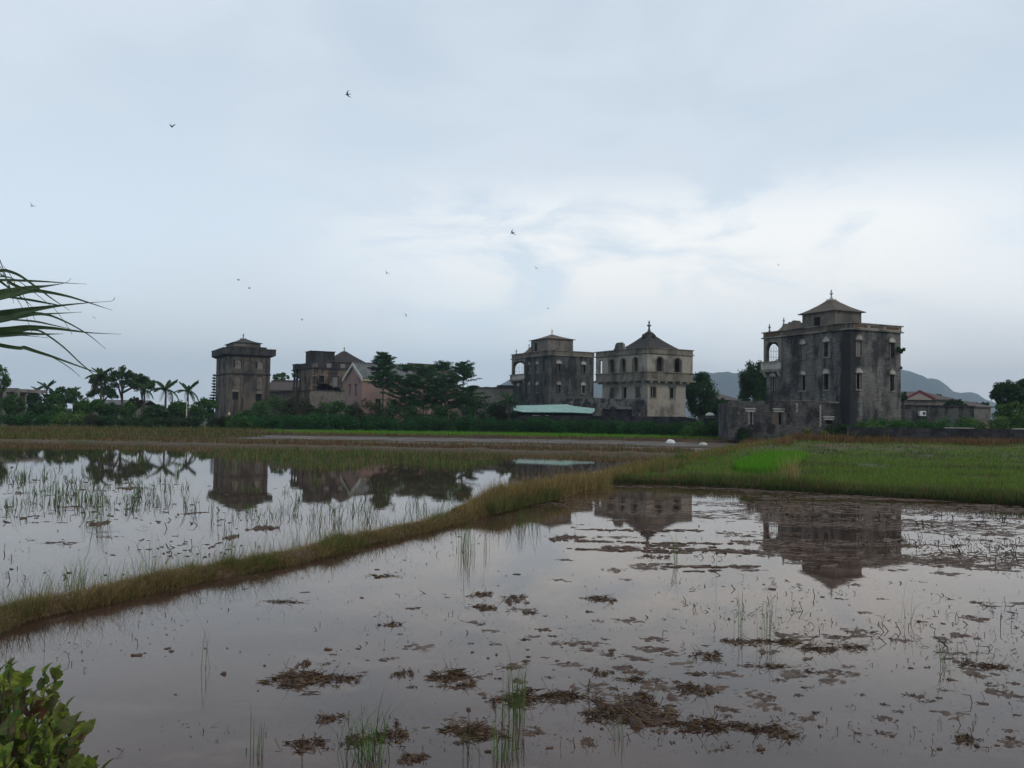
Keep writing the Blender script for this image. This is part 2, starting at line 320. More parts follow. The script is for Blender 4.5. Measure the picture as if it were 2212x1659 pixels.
# ================================================================== villas and watchtowers
def brick_villa(B, zg, zt, zpar, rows, Lc, Rc, bay, pent, zpe, zpa, zfin, matb, panels, styles, pentwin, bay_u):
    """grey brick villa. zt = top of the brick, zpar = parapet top, rows = window rows (z0, z1); bay = length of the front loggia along y"""
    W, Lt = B.W, B.L; L = Lt - bay; T = .35; w = .66
    mb = B.mb()
    mb.plate(rect(0, L, zg, zt), [rect(s - w / 2, s + w / 2, z0, z1) for s in Lc for z0, z1 in rows], T, FL())
    mb.plate(rect(T, W, zg, zt), [rect(s - w / 2, s + w / 2, z0, z1) for s in Rc for z0, z1 in rows], T, FR())
    mb.box(W - T, W, T, L, zg, zt); mb.box(T, W - T, L - T, L, zg, zt); mb.box(T, W - T, T, L - T, zt - .3, zt - .005)
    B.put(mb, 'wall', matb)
    k = 0
    for fc, cs in (('L', Lc), ('R', Rc)):
        for s in cs:
            for z0, z1 in rows:
                window(B, fc, s, z0, z1, w, styles[k % len(styles)]); k += 1
    # lower part of the bay
    z2 = rows[1][0] - .88         # loggia floor
    mb = B.mb(); s = L + bay * .52
    mb.plate(rect(L, Lt - .25, zg, z2 - .3), [rect(s - .33, s + .33, rows[0][0], rows[0][1])], T, FL(.12))
    mb.plate(rect(.12 + T, W, zg, z2 - .3), [], T, lambda a, b, d: (a, Lt - .25 - d, b)); mb.box(W - T, W, L, Lt - .25 - T, zg, z2 - .3)
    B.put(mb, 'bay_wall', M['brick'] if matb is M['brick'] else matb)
    class F: pass
    win = window(B, 'L', s, rows[0][0], rows[0][1], .62, 'lR', T=.5)
    win.location.x = .12
    # balcony
    mb = B.mb()
    mb.box(-.35, W + .1, L - .05, Lt + .3, z2 - .3, z2 - .12); mb.box(-.25, W, L, Lt + .2, z2 - .12, z2)
    bal = B.put(mb, 'balcony', M['trim'])
    mb = B.mb(); mb.plate(rect(L, Lt + .2, z2, z2 + .72), [rect(L + .45, Lt - .2, z2 + .12, z2 + .6)], .2, FL(-.25))
    mb.plate(rect(L + .45, Lt - .2, z2 + .12, z2 + .6), [], .08, FL(-.19)); mb.box(-.05, W, Lt + .02, Lt + .2, z2, z2 + .72)
    B.put(mb, 'balcony_parapet', M['pale'], bal)
    mb = B.mb(); mb.box(-.33, W + .05, L - .03, Lt + .28, z2 + .72, z2 + .82); B.put(mb, 'balcony_coping', M['trim'], bal)
    for yy in (L + .25, Lt - .35):
        mb = B.mb(); mb.rings([[(-.3, yy, z2 - .3), (-.3, yy + .22, z2 - .3), (.12, yy + .22, z2 - .3), (.12, yy, z2 - .3)], [(-.2, yy, z2 - .55), (-.2, yy + .22, z2 - .55), (.12, yy + .22, z2 - .55), (.12, yy, z2 - .55)], [(.02, yy, z2 - .8), (.02, yy + .22, z2 - .8), (.12, yy + .22, z2 - .8), (.12, yy, z2 - .8)]])
        B.put(mb, 'corbel', M['pale'], bal)
    # loggia storey
    zo = z2 + .82; ot = zt - .45
    a0, a1 = L + .45, Lt - .35; c = .22
    oct_ = [(a0, zo), (a1, zo), (a1, ot - c * 2), (a1 - c, ot - c * .6), (a1 - c * 2, ot), (a0 + c * 2, ot), (a0 + c, ot - c * .6), (a0, ot - c * 2)]
    mb = B.mb(); mb.plate(rect(L + .03, Lt, zo, zt), [oct_], .3, FL(-.05)); lg = B.put(mb, 'loggia', M['trim'])
    nA = 3; ww = (W - .5) / nA
    mb = B.mb(); mb.plate(rect(.25, W, zo, zt), [archp(.5 + i * ww, .5 + (i + 1) * ww - .45, zo, ot) for i in range(nA)], .25, lambda a, b, d: (a, Lt - d, b))
    B.put(mb, 'front_arcade', M['trim'], lg)
    mb = B.mb(); a1_, b1_ = .5, .5 + ww - .45
    for i in range(1, 7): x = a1_ + (b1_ - a1_) * i / 7; mb.box(x - .012, x + .012, Lt - .14, Lt - .116, zo, ot - .15)
    for zz in (zo + .55, zo + 1.2): mb.box(a1_, b1_, Lt - .15, Lt - .13, zz, zz + .025)
    B.put(mb, 'window_bars', M['steel'], lg)
    # cornice, parapet, coping
    mb = B.mb(); mb.box(-.22, W + .22, -.22, Lt + .22, zt, zt + .1); mb.box(-.12, W + .12, -.12, Lt + .12, zt - .12 + .12, zt + .16)
    B.put(mb, 'cornice', M['trim'])
    mb = B.mb(); ringbox(mb, -.05, W + .05, -.05, Lt + .05, zt + .16, zpar - .1, .3)
    par = B.put(mb, 'parapet', M['trimb'])
    mb = B.mb(); ringbox(mb, -.2, W + .2, -.2, Lt + .2, zpar - .1, zpar, .5); B.put(mb, 'coping', M['trim'], par)
    if panels:
        zA, zB = zt + .24, zpar - .18
        for i in range(3):
            s0 = .2 + (W - .4) * i / 3 + .15; s1 = .2 + (W - .4) * (i + 1) / 3 - .15
            mb = B.mb(); mb.plate(rect(s0, s1, zA, zB), [], .05, FR(-.075)); B.put(mb, 'parapet_panel', M['panelg'] if i == 1 else M['panel'], par)
            mb = B.mb(); mb.plate(rect(s0 - .08, s1 + .08, zA - .05, zB + .05), [rect(s0, s1, zA, zB)], .08, FR(-.11)); B.put(mb, 'panel_frame', M['pale'], par)
        ed = [0.3] + [L * i / 3 for i in (1, 2, 3)] + [Lt]
        for i in range(4):
            s0, s1 = ed[i] + .3, ed[i + 1] - .3
            mb = B.mb(); mb.plate(rect(s0, s1, zA, zB), [], .05, FL(-.075)); B.put(mb, 'parapet_panel', M['panel'] if i == 3 else M['panelg'], par)
    # penthouse
    x0, x1, y0, y1 = pent
    mb = B.mb(); hole = []
    if pentwin: s = pentwin; hole = [rect(s - .45, s + .45, zt + .8, zpe - .5)]
    mb.plate(rect(y0, y1, zt, zpe), hole, .25, FL(x0)); mb.plate(rect(x0 + .25, x1, zt, zpe), [], .25, FR(y0))
    mb.box(x1 - .25, x1, y0 + .25, y1, zt, zpe); mb.box(x0 + .25, x1 - .25, y1 - .25, y1, zt, zpe)
    ph = B.put(mb, 'penthouse', M['tan2'])
    if pentwin:
        mb = B.mb(); mb.plate(rect(s - .45, s + .45, zt + .8, zpe - .5), [], .03, FL(x0 + .2)); B.put(mb, 'penthouse_window', M['dark'], ph)
        mb = B.mb()
        for q in (-.3, -.1, .1, .3): mb.box(x0 + .08, x0 + .12, s + q - .015, s + q + .015, zt + .8, zpe - .5)
        B.put(mb, 'window_bars', M['steel'], ph)
    rf = B.put(hip(B.mb(), x0, x1, y0, y1, zpe, zpa, .32), 'roof', M['roof'])
    mb = B.mb(); cx, cy = (x0 + x1) / 2, (y0 + y1) / 2
    mb.box(cx - .35, cx + .35, cy - .35, cy + .35, zpa - .25, zpa + .02); finial(mb, cx, cy, zpa, zfin - zpa); B.put(mb, 'finial', M['pale'], rf, True)
    # curved front gable seen edge on
    mb = B.mb(); c = W * .66; h = min(2.0, zpe - zpar - .1)
    pf = [(-.5, 0), (-.46, .12), (-.38, .18), (-.33, .34), (-.27, .6), (-.24, .62), (-.24, .72), (-.17, .72), (-.16, .86), (-.09, .9), (-.08, 1.0)]
    out = [(c + a * W * 1.05, zpar + b * h) for a, b in pf] + [(min(W, c - a * W * .6), zpar + b * h) for a, b in reversed(pf)]
    mb.plate(out, [], .3, lambda a, b, d: (a, Lt - .1 - d, b))
    g = B.put(mb, 'front_gable', M['tan2'])
    for xx, zz, hh in ((c - .27 * W * 1.05, zpar + .6 * h, .85), (.08 * W, zpar, .95), (.88 * W, zpar, .95)):
        mb = B.mb(); finial(mb, xx, Lt - .25, zz, hh); B.put(mb, 'urn', M['trim'], g, True)

M['tan2'] = stained('weathered_penthouse_plaster', (.2, .18, .155), (.07, .066, .06), .48, .7, (1.3, 1.3, .6))
# nearest brick villa, right
B = Bld('brick_villa', 'tall dark grey brick villa with white lunettes and panelled parapet, nearest building on the right', 'villa', 1837, 1650, 1946, 80, 25, .5)
bay = B.L - B.Lp(1689)
Lc = [B.Lp(1734.7), B.Lp(1786)]; Rc = [B.R(1855.5), B.R(1926.5)]
y0p = 3.2
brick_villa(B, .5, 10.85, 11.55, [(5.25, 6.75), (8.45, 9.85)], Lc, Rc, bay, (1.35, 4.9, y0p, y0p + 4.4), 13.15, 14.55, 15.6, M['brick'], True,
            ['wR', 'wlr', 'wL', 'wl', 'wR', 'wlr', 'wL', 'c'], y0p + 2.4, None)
VIL = B
# fern rooted high in the right-hand edge of this villa is made with the plants below
# middle brick villa
B = Bld('brick_villa', 'blackened brick villa with pale lunettes standing behind the mint metal roof', 'villa', 1185, 1105, 1282, 132, 27, .5)
bay = B.L - B.Lp(1134)
brick_villa(B, .5, 11.8, 12.65, [(6.1, 7.25), (9.3, 10.55)], [B.Lp(1161), B.Lp(1143)][::-1], [B.R(1206), B.R(1259.5)], bay, (1.2, 5.9, 2.6, 8.2), 14.75, 15.6, 16.6, M['brick2'], False,
            ['ow', 'wlr', 'wR', 'wlr', 'c', 'c', 'wL', 'c'], 6.6, None)

# cream villa with arcaded upper storey
B = Bld('cream_villa', 'cream plaster villa with open arches along its overhanging upper storey and a dark hipped roof', 'villa', 1397.5, 1286.6, 1496, 110, 31, .5)
W, L = B.W, B.L; T = .35; zb0, zs, zf, zt, zp = .5, 7.1, 8.35, 10.55, 11.45
lx0, lx1, ly0, ly1 = .55, W - .75, .55, L - .8
rows = (4.95, 6.3)
mb = B.mb()
Lw = [B.Lp(u) for u in (1315.0, 1342.5, 1371.5)]; Rw = [B.R(u) for u in (1416.5, 1458.5)]
Lw = [B.Lp(1600 / 1 * 0 + (1600 + x * .3165) / 1.4756) for x in (1076, 1200, 1334)]; Rw = [B.R((1600 + x * .3165) / 1.4756) for x in (1552, 1745)]
mb.plate(rect(ly0, ly1, zb0, zs), [rect(s - .42, s + .42, *rows) for s in Lw], T, FL(lx0))
mb.plate(rect(lx0 + T, lx1, zb0, zs), [rect(s - .48, s + .48, *rows) for s in Rw], T, FR(ly0))
mb.box(lx1 - T, lx1, ly0 + T, ly1, zb0, zs); mb.box(lx0 + T, lx1 - T, ly1 - T, ly1, zb0, zs)
B.put(mb, 'lower_wall', M['cream'])
for fc, cs, w in (('L', Lw, .84), ('R', Rw, .96)):
    for i, s in enumerate(cs):
        wi = window(B, fc, s, rows[0], rows[1], w, 'wc' if i != 1 else 'wR', lun=False)
        if fc == 'L': wi.location.x = lx0
        else: wi.location.y = ly0
        hd = B.mb(); hd.plate(rect(s - w / 2 - .22, s + w / 2 + .22, rows[1] + .08, rows[1] + .2), [], .2, (FL if fc == 'L' else FR)(-.12)); B.put(hd, 'lintel', M['creamd'], wi)
mb = B.mb(); mb.box(-.28, W + .28, -.28, L + .28, zs, zs + .22); mb.box(-.1, W + .1, -.1, L + .1, zs + .22, zs + .3)
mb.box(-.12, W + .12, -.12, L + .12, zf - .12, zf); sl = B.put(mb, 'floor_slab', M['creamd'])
for i in range(7):
    s = .5 + (L - 1.4) * i / 6; m_ = B.mb(); m_.box(-.2, lx0 - .01, s, s + .22, zs - .24, zs - .003); B.put(m_, 'bracket', M['cream'], sl)
for i in range(6):
    s = .5 + (W - 1.6) * i / 5; m_ = B.mb(); m_.box(s, s + .22, -.2, ly0 - .01, zs - .24, zs - .003); B.put(m_, 'bracket', M['cream'], sl)
mb = B.mb(); ringbox(mb, 0, W, 0, L, zs + .3, zf - .12, .3); B.put(mb, 'lower_parapet', M['creamd'])
La = [B.Lp((1600 + x * .3165) / 1.4756) for x in (1100, 1217, 1340)]; Ra = [B.R((1600 + x * .3165) / 1.4756) for x in (1588, 1768)]
slot = B.Lp((1600 + 990 * .3165) / 1.4756)
mb = B.mb()
mb.plate(rect(0, L, zf, zt), [archp(s - .52, s + .52, zf + .02, zf + 1.85) for s in La] + [rect(slot - .34, slot + .34, zf + .02, zf + 1.85)], .3, FL())
mb.plate(rect(.3, W, zf, zt), [archp(s - .56, s + .56, zf + .02, zf + 1.9) for s in Ra], .3, FR())
mb.plate(rect(.3, W, zf, zt), [rect(.5, 2.2, zf + .02, zf + 1.85), rect(3.2, W - .6, zf + .02, zf + 1.85)], .25, lambda a, b, d: (a, L - d, b))
mb.plate(rect(.3, L - .25, zf, zt), [archp(s - .5, s + .5, zf + .02, zf + 1.85) for s in (1.5, 4, 6.5)], .3, lambda a, b, d: (W - d, a, b))
aw = B.put(mb, 'arcade_wall', M['cream'])
for fc, cs, hw, th_ in (('L', La, .52, 1.85), ('R', Ra, .56, 1.9)):
    for s in cs:
        o = archp(s - hw - .16, s + hw + .16, zf + .02, zf + th_ + .16, 12); i_ = archp(s - hw - .02, s + hw + .02, zf + .02, zf + th_ + .02, 12)
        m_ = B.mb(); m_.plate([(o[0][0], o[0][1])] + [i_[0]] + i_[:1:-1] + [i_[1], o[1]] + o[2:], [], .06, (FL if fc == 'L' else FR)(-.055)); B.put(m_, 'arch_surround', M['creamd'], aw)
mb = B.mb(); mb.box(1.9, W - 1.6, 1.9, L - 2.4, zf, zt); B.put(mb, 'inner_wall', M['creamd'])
mb = B.mb(); mb.box(0, W, 0, L, zt, zt + .1); mb.box(-.16, W + .16, -.16, L + .16, zt + .1, zt + .22); B.put(mb, 'cornice', M['creamd'])
mb = B.mb(); ringbox(mb, -.02, W + .02, -.02, L + .02, zt + .22, zp - .1, .3); par = B.put(mb, 'parapet', M['creamd'])
mb = B.mb(); ringbox(mb, -.14, W + .14, -.14, L + .14, zp - .1, zp, .45); B.put(mb, 'coping', M['creamd'], par)
for s in (.6, B.R(1463)):
    m_ = B.mb(); m_.plate([(s + .28 * math.cos(k * math.pi / 8), (zt + zp) / 2 + .08 + .3 * math.sin(k * math.pi / 8)) for k in range(16)], [], .06, FR(-.07)); B.put(m_, 'medallion', M['creamd'], par)
mb = B.mb(); s = B.Lp((1600 + 1175 * .3165) / 1.4756)
mb.plate([(s - 1.3, zp), (s + 1.3, zp), (s + 1.0, zp + .25), (s + .85, zp + .75), (s + .5, zp + .98), (s - .5, zp + .98), (s - .85, zp + .75), (s - 1.0, zp + .25)], [], .3, FL(.0)); B.put(mb, 'curved_gable', M['creamd'])
rf = B.put(hip(B.mb(), 1.4, W - 1.1, 1.2, L - 3.2, zp - .1, 13.9, .25, tip=.06, curve=.25), 'roof', M['roofd'])
cx, cy = (.3 + W) / 2, (L - 2.0) / 2
mb = B.mb(); mb.box(cx - .42, cx + .42, cy - .42, cy + .42, 13.55, 13.95)
for sx_, sy_ in ((-1, 0), (1, 0), (0, -1), (0, 1)): mb.lathe([(.22, 0), (.25, .25), (.16, .5), (.02, .58)], (cx + sx_ * .95, cy + sy_ * .95, 13.15), 8)
B.put(mb, 'roof_cresting', M['roofd'], rf, True)
mb = B.mb(); finial(mb, cx, cy, 13.9, 1.75); B.put(mb, 'finial', M['trim'], rf, True)
CREAM = B
# rough annex in front of it
B = Bld('annex', 'low blotched grey plaster annex in front of the cream villa, with a black doorway', 'outbuilding', 1392, 1212, 1440, 109.2, 31, .5) if False else None
def line_wall(name, label, cat, u0, D0, u1, D1, z0, ztop, T=.4, dep=None):
    """a straight front: local x runs from pixel column u0 (distance D0) to u1 (D1)"""
    a = Vector((slope(u0) * D0, D0)); b = Vector((slope(u1) * D1, D1)); d = b - a
    class Q: pass
    q = Q(); q.z0 = z0; q.Wd = d.length; q.root = empty(name, (a.x, a.y, z0), math.atan2(d.y, d.x), label=label, cat=cat)
    def pos(u): k = slope(u); dn = d.normalized(); return (k * a.y - a.x) / (dn.x - k * dn.y)
    q.R = pos; q.mb = lambda: MB(z0)
    q.put = lambda mb, nm, mat, parent=None, smooth=False: mb.build(nm, mat, parent or q.root, smooth)
    return q
Q = line_wall('annex', 'low blotched grey plaster annex in front of the cream villa, with a black doorway', 'outbuilding', 1207, 111, 1391, 107.6, .5, 4.7)
Wd = Q.Wd; dz = 4.65
mb = Q.mb(); d0, d1 = Q.R((1600 + 1010 * .3165) / 1.4756), Q.R((1600 + 1312 * .3165) / 1.4756)
mb.plate([(0, .5), (Wd, .5), (Wd, dz), (Wd * .72, dz - .05), (Wd * .45, dz + .05), (Wd * .2, dz), (0, dz - .08)], [rect(d0, d1, .6, 3.35)], .3, FR())
mb.box(0, .3, .3, 3.2, .5, dz - .1); mb.box(.3, Wd - 1.0, 2.9, 3.2, .5, dz - .1); mb.box(.3, Wd - 1.2, .3, 2.9, dz - .35, dz - .2)
Q.put(mb, 'wall', M['annex'])
mb = Q.mb(); mb.plate(rect(d0 + .02, d1 - .02, .6, 3.3), [], .05, FR(.22)); dd = Q.put(mb, 'doorway', M['wallbrick'])
mb = Q.mb(); mb.box(0 - .05, Wd * .55, -.06, .36, dz + .06, dz + .13); Q.put(mb, 'coping', M['creamd'])
mb = Q.mb(); s = Q.R(1207 + 75); mb.box(s - 1.6, s - .1, -.35, -.01, .6, 3.2); Q.put(mb, 'lean_to', M['shutterd'])

# left watchtower
B = Bld('watchtower', 'square stained render watchtower with an overhanging blackened parapet, leftmost tower', 'watchtower', 489, 465.4, 582.3, 152, 29, .2)
W, L = B.W, B.L; T = .4
def cx2(x): return (640 + x * .27125) / 1.4756
wins = [(B.R(cx2(430)), 10.15, 11.75, 1.0), (B.R(cx2(690)), 10.15, 11.65, .95), (B.R(cx2(425)), 6.6, 8.9, 1.1), (B.R(cx2(688)), 6.6, 8.9, 1.1)]
ws = B.R(cx2(405)); ws2 = B.R(cx2(680))
mb = B.mb()
mb.plate(rect(T, W, .2, 12.7), [archp(s - w / 2, s + w / 2, a, b) for s, a, b, w in wins] + [rect(ws - .5, ws + .5, 4.55, 5.95), rect(ws2 - .5, ws2 + .5, 4.3, 5.7)], T, FR())
ls = [L * .3, L * .7]
mb.plate(rect(0, L, .2, 12.7), [rect(s - .4, s + .4, a, b) for s in ls for a, b in ((10.2, 11.6), (6.8, 8.3))], T, FL())
mb.box(W - T, W, T, L, .2, 12.7); mb.box(T, W - T, L - T, L, .2, 12.7)
B.put(mb, 'wall', M['tower'])
for i, (s, a, b, w) in enumerate(wins):
    p = B.mb(); p.plate(archp(s - w / 2, s + w / 2, a, b), [], .1, FR(.12)); wn = B.put(p, 'blind_window', M['trim'] if i < 2 else M['tan2'])
    o = archp(s - w / 2 - .14, s + w / 2 + .14, b - w * .6, b + .14, 12); i_ = archp(s - w / 2, s + w / 2, b - w * .6, b, 12)
    m_ = B.mb(); m_.plate([o[0], i_[0]] + i_[:1:-1] + [i_[1], o[1]] + o[2:], [], .08, FR(-.07)); B.put(m_, 'arch_moulding', M['tower'], wn)
    if i < 2:
        m_ = B.mb(); m_.plate(rect(s - w / 2 - .34, s - w / 2 - .04, a + .2, b - .1), [], .05, FR(-.045)); B.put(m_, 'shutter', M['dark'], wn)
for s, a, b in ((ws, 4.55, 5.95), (ws2, 4.3, 5.7)):
    p = B.mb(); p.plate(rect(s - .5, s + .5, a, b), [], .03, FR(.3)); wn = B.put(p, 'window', M['dark'])
    m_ = B.mb(); m_.box(s - .02, s + .02, .1, .14, a, b); m_.box(s - .5, s + .5, .1, .14, (a + b) / 2 - .02, (a + b) / 2 + .02); m_.box(s - .27, s - .24, .1, .14, a, b); m_.box(s + .24, s + .27, .1, .14, a, b); B.put(m_, 'window_bars', M['steel'], wn)
    m_ = B.mb(); m_.plate(rect(s - .62, s + .62, b + .02, b + .45), [], .1, FR(-.09)); B.put(m_, 'lintel', M['trim'], wn)
for s in ls:
    for a, b in ((10.2, 11.6), (6.8, 8.3)):
        p = B.mb(); p.plate(rect(s - .4, s + .4, a, b), [], .03, FL(.25)); B.put(p, 'window', M['dark'])
mb = B.mb(); mb.box(-.16, W + .16, -.16, L + .16, 9.15, 9.32); mb.box(-.08, W + .08, -.08, L + .08, 9.05, 9.15); B.put(mb, 'string_course', M['towerd'])
mb = B.mb(); e = .78
mb.rings([[(-.05, -.05, 12.35), (W + .05, -.05, 12.35), (W + .05, L + .05, 12.35), (-.05, L + .05, 12.35)], [(-e + .1, -e + .1, 12.62), (W + e - .1, -e + .1, 12.62), (W + e - .1, L + e - .1, 12.62), (-e + .1, L + e - .1, 12.62)], [(-e + .1, -e + .1, 12.7), (W + e - .1, -e + .1, 12.7), (W + e - .1, L + e - .1, 12.7), (-e + .1, L + e - .1, 12.7)]])
ringbox(mb, -e, W + e, -e, L + e, 12.703, 13.75, .3); ringbox(mb, -e - .08, W + e + .08, -e - .08, L + e + .08, 13.75, 13.85, .46)
par = B.put(mb, 'parapet', M['towerd'])
mb = B.mb(); ringbox(mb, .6, W - .9, -e + .02, L + e - .02, 13.85, 14.15, .3); B.put(mb, 'raised_parapet', M['towerd'], par)
px0, px1, py0, py1 = 1.4, W - 1.55, 1.3, L - 1.5
mb = B.mb(); mb.box(px0, px1, py0, py1, 12.7, 15.0); B.put(mb, 'penthouse', M['tan2'])
rf = B.put(hip(B.mb(), px0, px1, py0, py1, 15.0, 16.0, .3, curve=.4, tip=.12), 'roof', M['roofd'])
mb = B.mb(); cx, cy = (px0 + px1) / 2, (py0 + py1) / 2; finial(mb, cx, cy, 15.95, 1.15)
for q in (-.45, .45): mb.box(cx + q - .1, cx + q + .1, cy - .15, cy + .15, 15.8, 16.1)
B.put(mb, 'finial', M['trim'], rf, True)
# climbing plant pipes on its left edge are left out: too small to read

# second tower, behind the pink house
B = Bld('old_villa', 'soot stained orange grey villa with a slim columned porch, behind the pink house', 'villa', 671, 645, 789.4, 145, 29, .3)
W, L = B.W, B.L
mb = B.mb(); s1, s2, s3 = B.R(cx2(1415)), B.R(cx2(1580)), B.R(cx2(1335))
mb.plate(rect(.4, W, .3, 9.95), [rect(s1 - .45, s1 + .45, 7.6, 8.75), rect(s2 - .5, s2 + .5, 7.0, 8.8), rect(s3 - .4, s3 + .4, 7.2, 8.6)], .4, FR())
mb.plate(rect(0, L, .3, 9.95), [rect(L * .4, L * .4 + .8, 7.3, 8.7)], .4, FL()); mb.box(W - .4, W, .4, L, .3, 9.95); mb.box(.4, W - .4, L - .4, L, .3, 9.95); mb.box(.4, W - .4, .4, L - .4, 9.6, 9.94)
B.put(mb, 'wall', M['tower2'])
for s, a, b, mt in ((s1, 7.6, 8.75, 'dark'), (s2, 7.0, 8.8, 'shutter'), (s3, 7.2, 8.6, 'shutterd')):
    p = B.mb(); p.plate(rect(s - .45, s + .45, a, b), [], .05, FR(.2)); wn = B.put(p, 'window', M[mt])
    m_ = B.mb(); m_.plate(rect(s - .6, s + .6, b + .03, b + .16), [], .15, FR(-.12)); B.put(m_, 'lintel', M['trim'], wn)
    m_ = B.mb(); m_.plate(rect(s - .6, s + .6, a - .15, a - .05), [], .15, FR(-.12)); B.put(m_, 'sill', M['trim'], wn)
p = B.mb(); p.plate(rect(L * .4, L * .4 + .8, 7.3, 8.7), [], .05, FL(.25)); B.put(p, 'window', M['dark'])
mb = B.mb(); mb.box(-.2, W + .2, -.2, L + .2, 9.95, 10.12); mb.box(-.25, W + .25, -.25, L + .25, 6.15, 6.3); B.put(mb, 'cornice', M['towerd'])
mb = B.mb(); mb.box(-.15, W + .15, -.15, -.03, .3, 6.15); B.put(mb, 'plinth_wall', M['tan2'])
mb = B.mb(); ringbox(mb, -.1, W + .1, -.1, L + .1, 10.12, 11.0, .3); par = B.put(mb, 'parapet', M['towerd'])
for i in range(4): m_ = B.mb(); m_.plate(rect(.2 + i * W / 4, .2 + (i + .35) * W / 4, 10.2, 10.9), [], .04, FR(-.135)); B.put(m_, 'parapet_panel', M['trim'], par)
bx1 = B.R(724); mb = B.mb(); mb.box(.2, bx1, .8, 4.4, 10.1, 12.95); mb.box(0.05, bx1 + .15, .65, 4.55, 12.95, 13.05); B.put(mb, 'roof_block', M['towerd'])
rx0 = B.R(718); rx1 = B.R(790) + .3
mb = B.mb(); mb.box(rx0 + .2, rx1 - .2, .9, 6.6, 10.9, 11.35); B.put(mb, 'roof_base', M['tan2'])
rf = B.put(hip(B.mb(), rx0, rx1 - .1, .8, 6.8, 11.3, 13.4, .2, curve=.15, tip=.1), 'roof', M['roofd'])
mb = B.mb(); finial(mb, (rx0 + rx1) / 2, 3.8, 13.35, .95); B.put(mb, 'finial', M['trim'], rf, True)
# porch at its left end
mb = B.mb(); pa, pb = L + .1, L + 3.4
mb.box(-.5, W * .7, pa, pb, 9.9, 10.1); mb.box(-.3, W * .7, pa, pb - .1, 10.1, 11.0); mb.box(-.45, W * .7, pa, pb + .05, 11.0, 11.1); po = B.put(mb, 'porch', M['towerd'])
for yy, xx in ((pb - .5, -.1), (pa + .9, -.1), (pb - .5, 2.4)):
    m_ = B.mb(); m_.lathe([(.24, 0), (.24, .2), (.16, .3), (.15, 3.1), (.24, 3.3), (.24, 3.45)], (xx, yy, 6.45), 10); B.put(m_, 'column', M['towerd'], po, True)
mb = B.mb(); mb.box(-.4, W * .7, pa, pb, 6.2, 6.42); mb.box(-.2, W * .7, pa, pb - .1, .3, 6.2); ringbox(mb, -.3, W * .7, pa, pb, 6.42, 7.0, .15); B.put(mb, 'porch_base', M['tower2'], po)

# pink house
B = Bld('pink_house', 'pink rendered house with grey tiled roof and white gable edge, half hidden by layered trees', 'house', 782.3, 744.3, 985, 127, 36, .4)
W, L = B.W, B.L; ze, zr = 7.85, 9.95
def crop2u(x): return (640 + x * .27125) / 1.4756
mb = B.mb(); g1, g2 = B.Lp(crop2u(1750)), B.Lp(crop2u(1818))
mb.plate([(0, .4), (L, .4), (L, ze), (L / 2, zr), (0, ze)], [rect(g - .19, g + .19, 5.0, 6.6) for g in (g1, g2)], .25, FL())
wz = [(2.2, .9), (W * .3, .9), (W * .5, .9), (W * .72, .9), (W * .9, .9)]
mb.plate(rect(.25, W, .4, ze), [rect(s, s + w, 3.2, 4.6) for s, w in wz], .25, FR())
mb.plate([(0, .4), (L, .4), (L, ze), (L / 2, zr), (0, ze)], [], .25, lambda a, b, d: (W + .003 - d + .25, a, b)); mb.box(.25, W, L - .25, L, .4, ze)
B.put(mb, 'wall', M['pink'])
for s in (g1, g2):
    p = B.mb(); p.plate(rect(s - .19, s + .19, 5.0, 6.6), [], .04, FL(.15)); wn = B.put(p, 'window', M['shutterd'])
    m_ = B.mb(); m_.plate(rect(s - .45, s + .42, 6.65, 6.8), [], .1, FL(-.08)); B.put(m_, 'lintel', M['redp'], wn)
for s, w in wz:
    p = B.mb(); p.plate(rect(s, s + w, 3.2, 4.6), [], .04, FR(.15)); B.put(p, 'window', M['dark'])
def gable_roof(B, x0, x1, y0, y1, ze, zr, ov, name, mat, th=.12):
    yc = (y0 + y1) / 2; k = (zr - ze) / (yc - y0); mb = B.mb()
    for sg in (-1, 1):
        ye = y0 - ov if sg < 0 else y1 + ov; zo = ze - k * ov
        P = [(x0, ye, zo), (x1, ye, zo), (x1, yc, zr), (x0, yc, zr)]
        mb.add(P + [(a, b, c + th) for a, b, c in P], [(0, 1, 2, 3), (7, 6, 5, 4), (0, 4, 5, 1), (2, 6, 7, 3), (0, 3, 7, 4), (1, 5, 6, 2)])
    mb.box(x0, x1, yc - .12, yc + .12, zr + th - .02, zr + th + .12)
    return B.put(mb, name, mat)
gable_roof(B, -.15, W * .56, 0, L, ze + .02, zr + .02, .35, 'roof', M['roofg'])
gable_roof(B, W * .56 + .02, W + .3, -.1, L + .1, ze + .0, zr + .3, .4, 'roof', M['rooft'])
mb = B.mb(); yc = L / 2
for sg in (-1, 1):
    ye = -.4 if sg < 0 else L + .4; k = (zr - ze) / yc; zo = ze - k * .4
    mb.add([(-.3, ye, zo - .4), (-.3, yc, zr - .4), (-.3, yc, zr + .12), (-.3, ye, zo + .12), (-.16, ye, zo - .4), (-.16, yc, zr - .4), (-.16, yc, zr + .12), (-.16, ye, zo + .12)], [(0, 1, 2, 3), (4, 7, 6, 5), (0, 4, 5, 1), (3, 2, 6, 7), (1, 5, 6, 2), (0, 3, 7, 4)])
B.put(mb, 'bargeboard', M['whitep'])
mb = B.mb(); mb.box(.05, W, -.22, -.01, ze - .62, ze - .12); B.put(mb, 'fascia', M['fascia'])

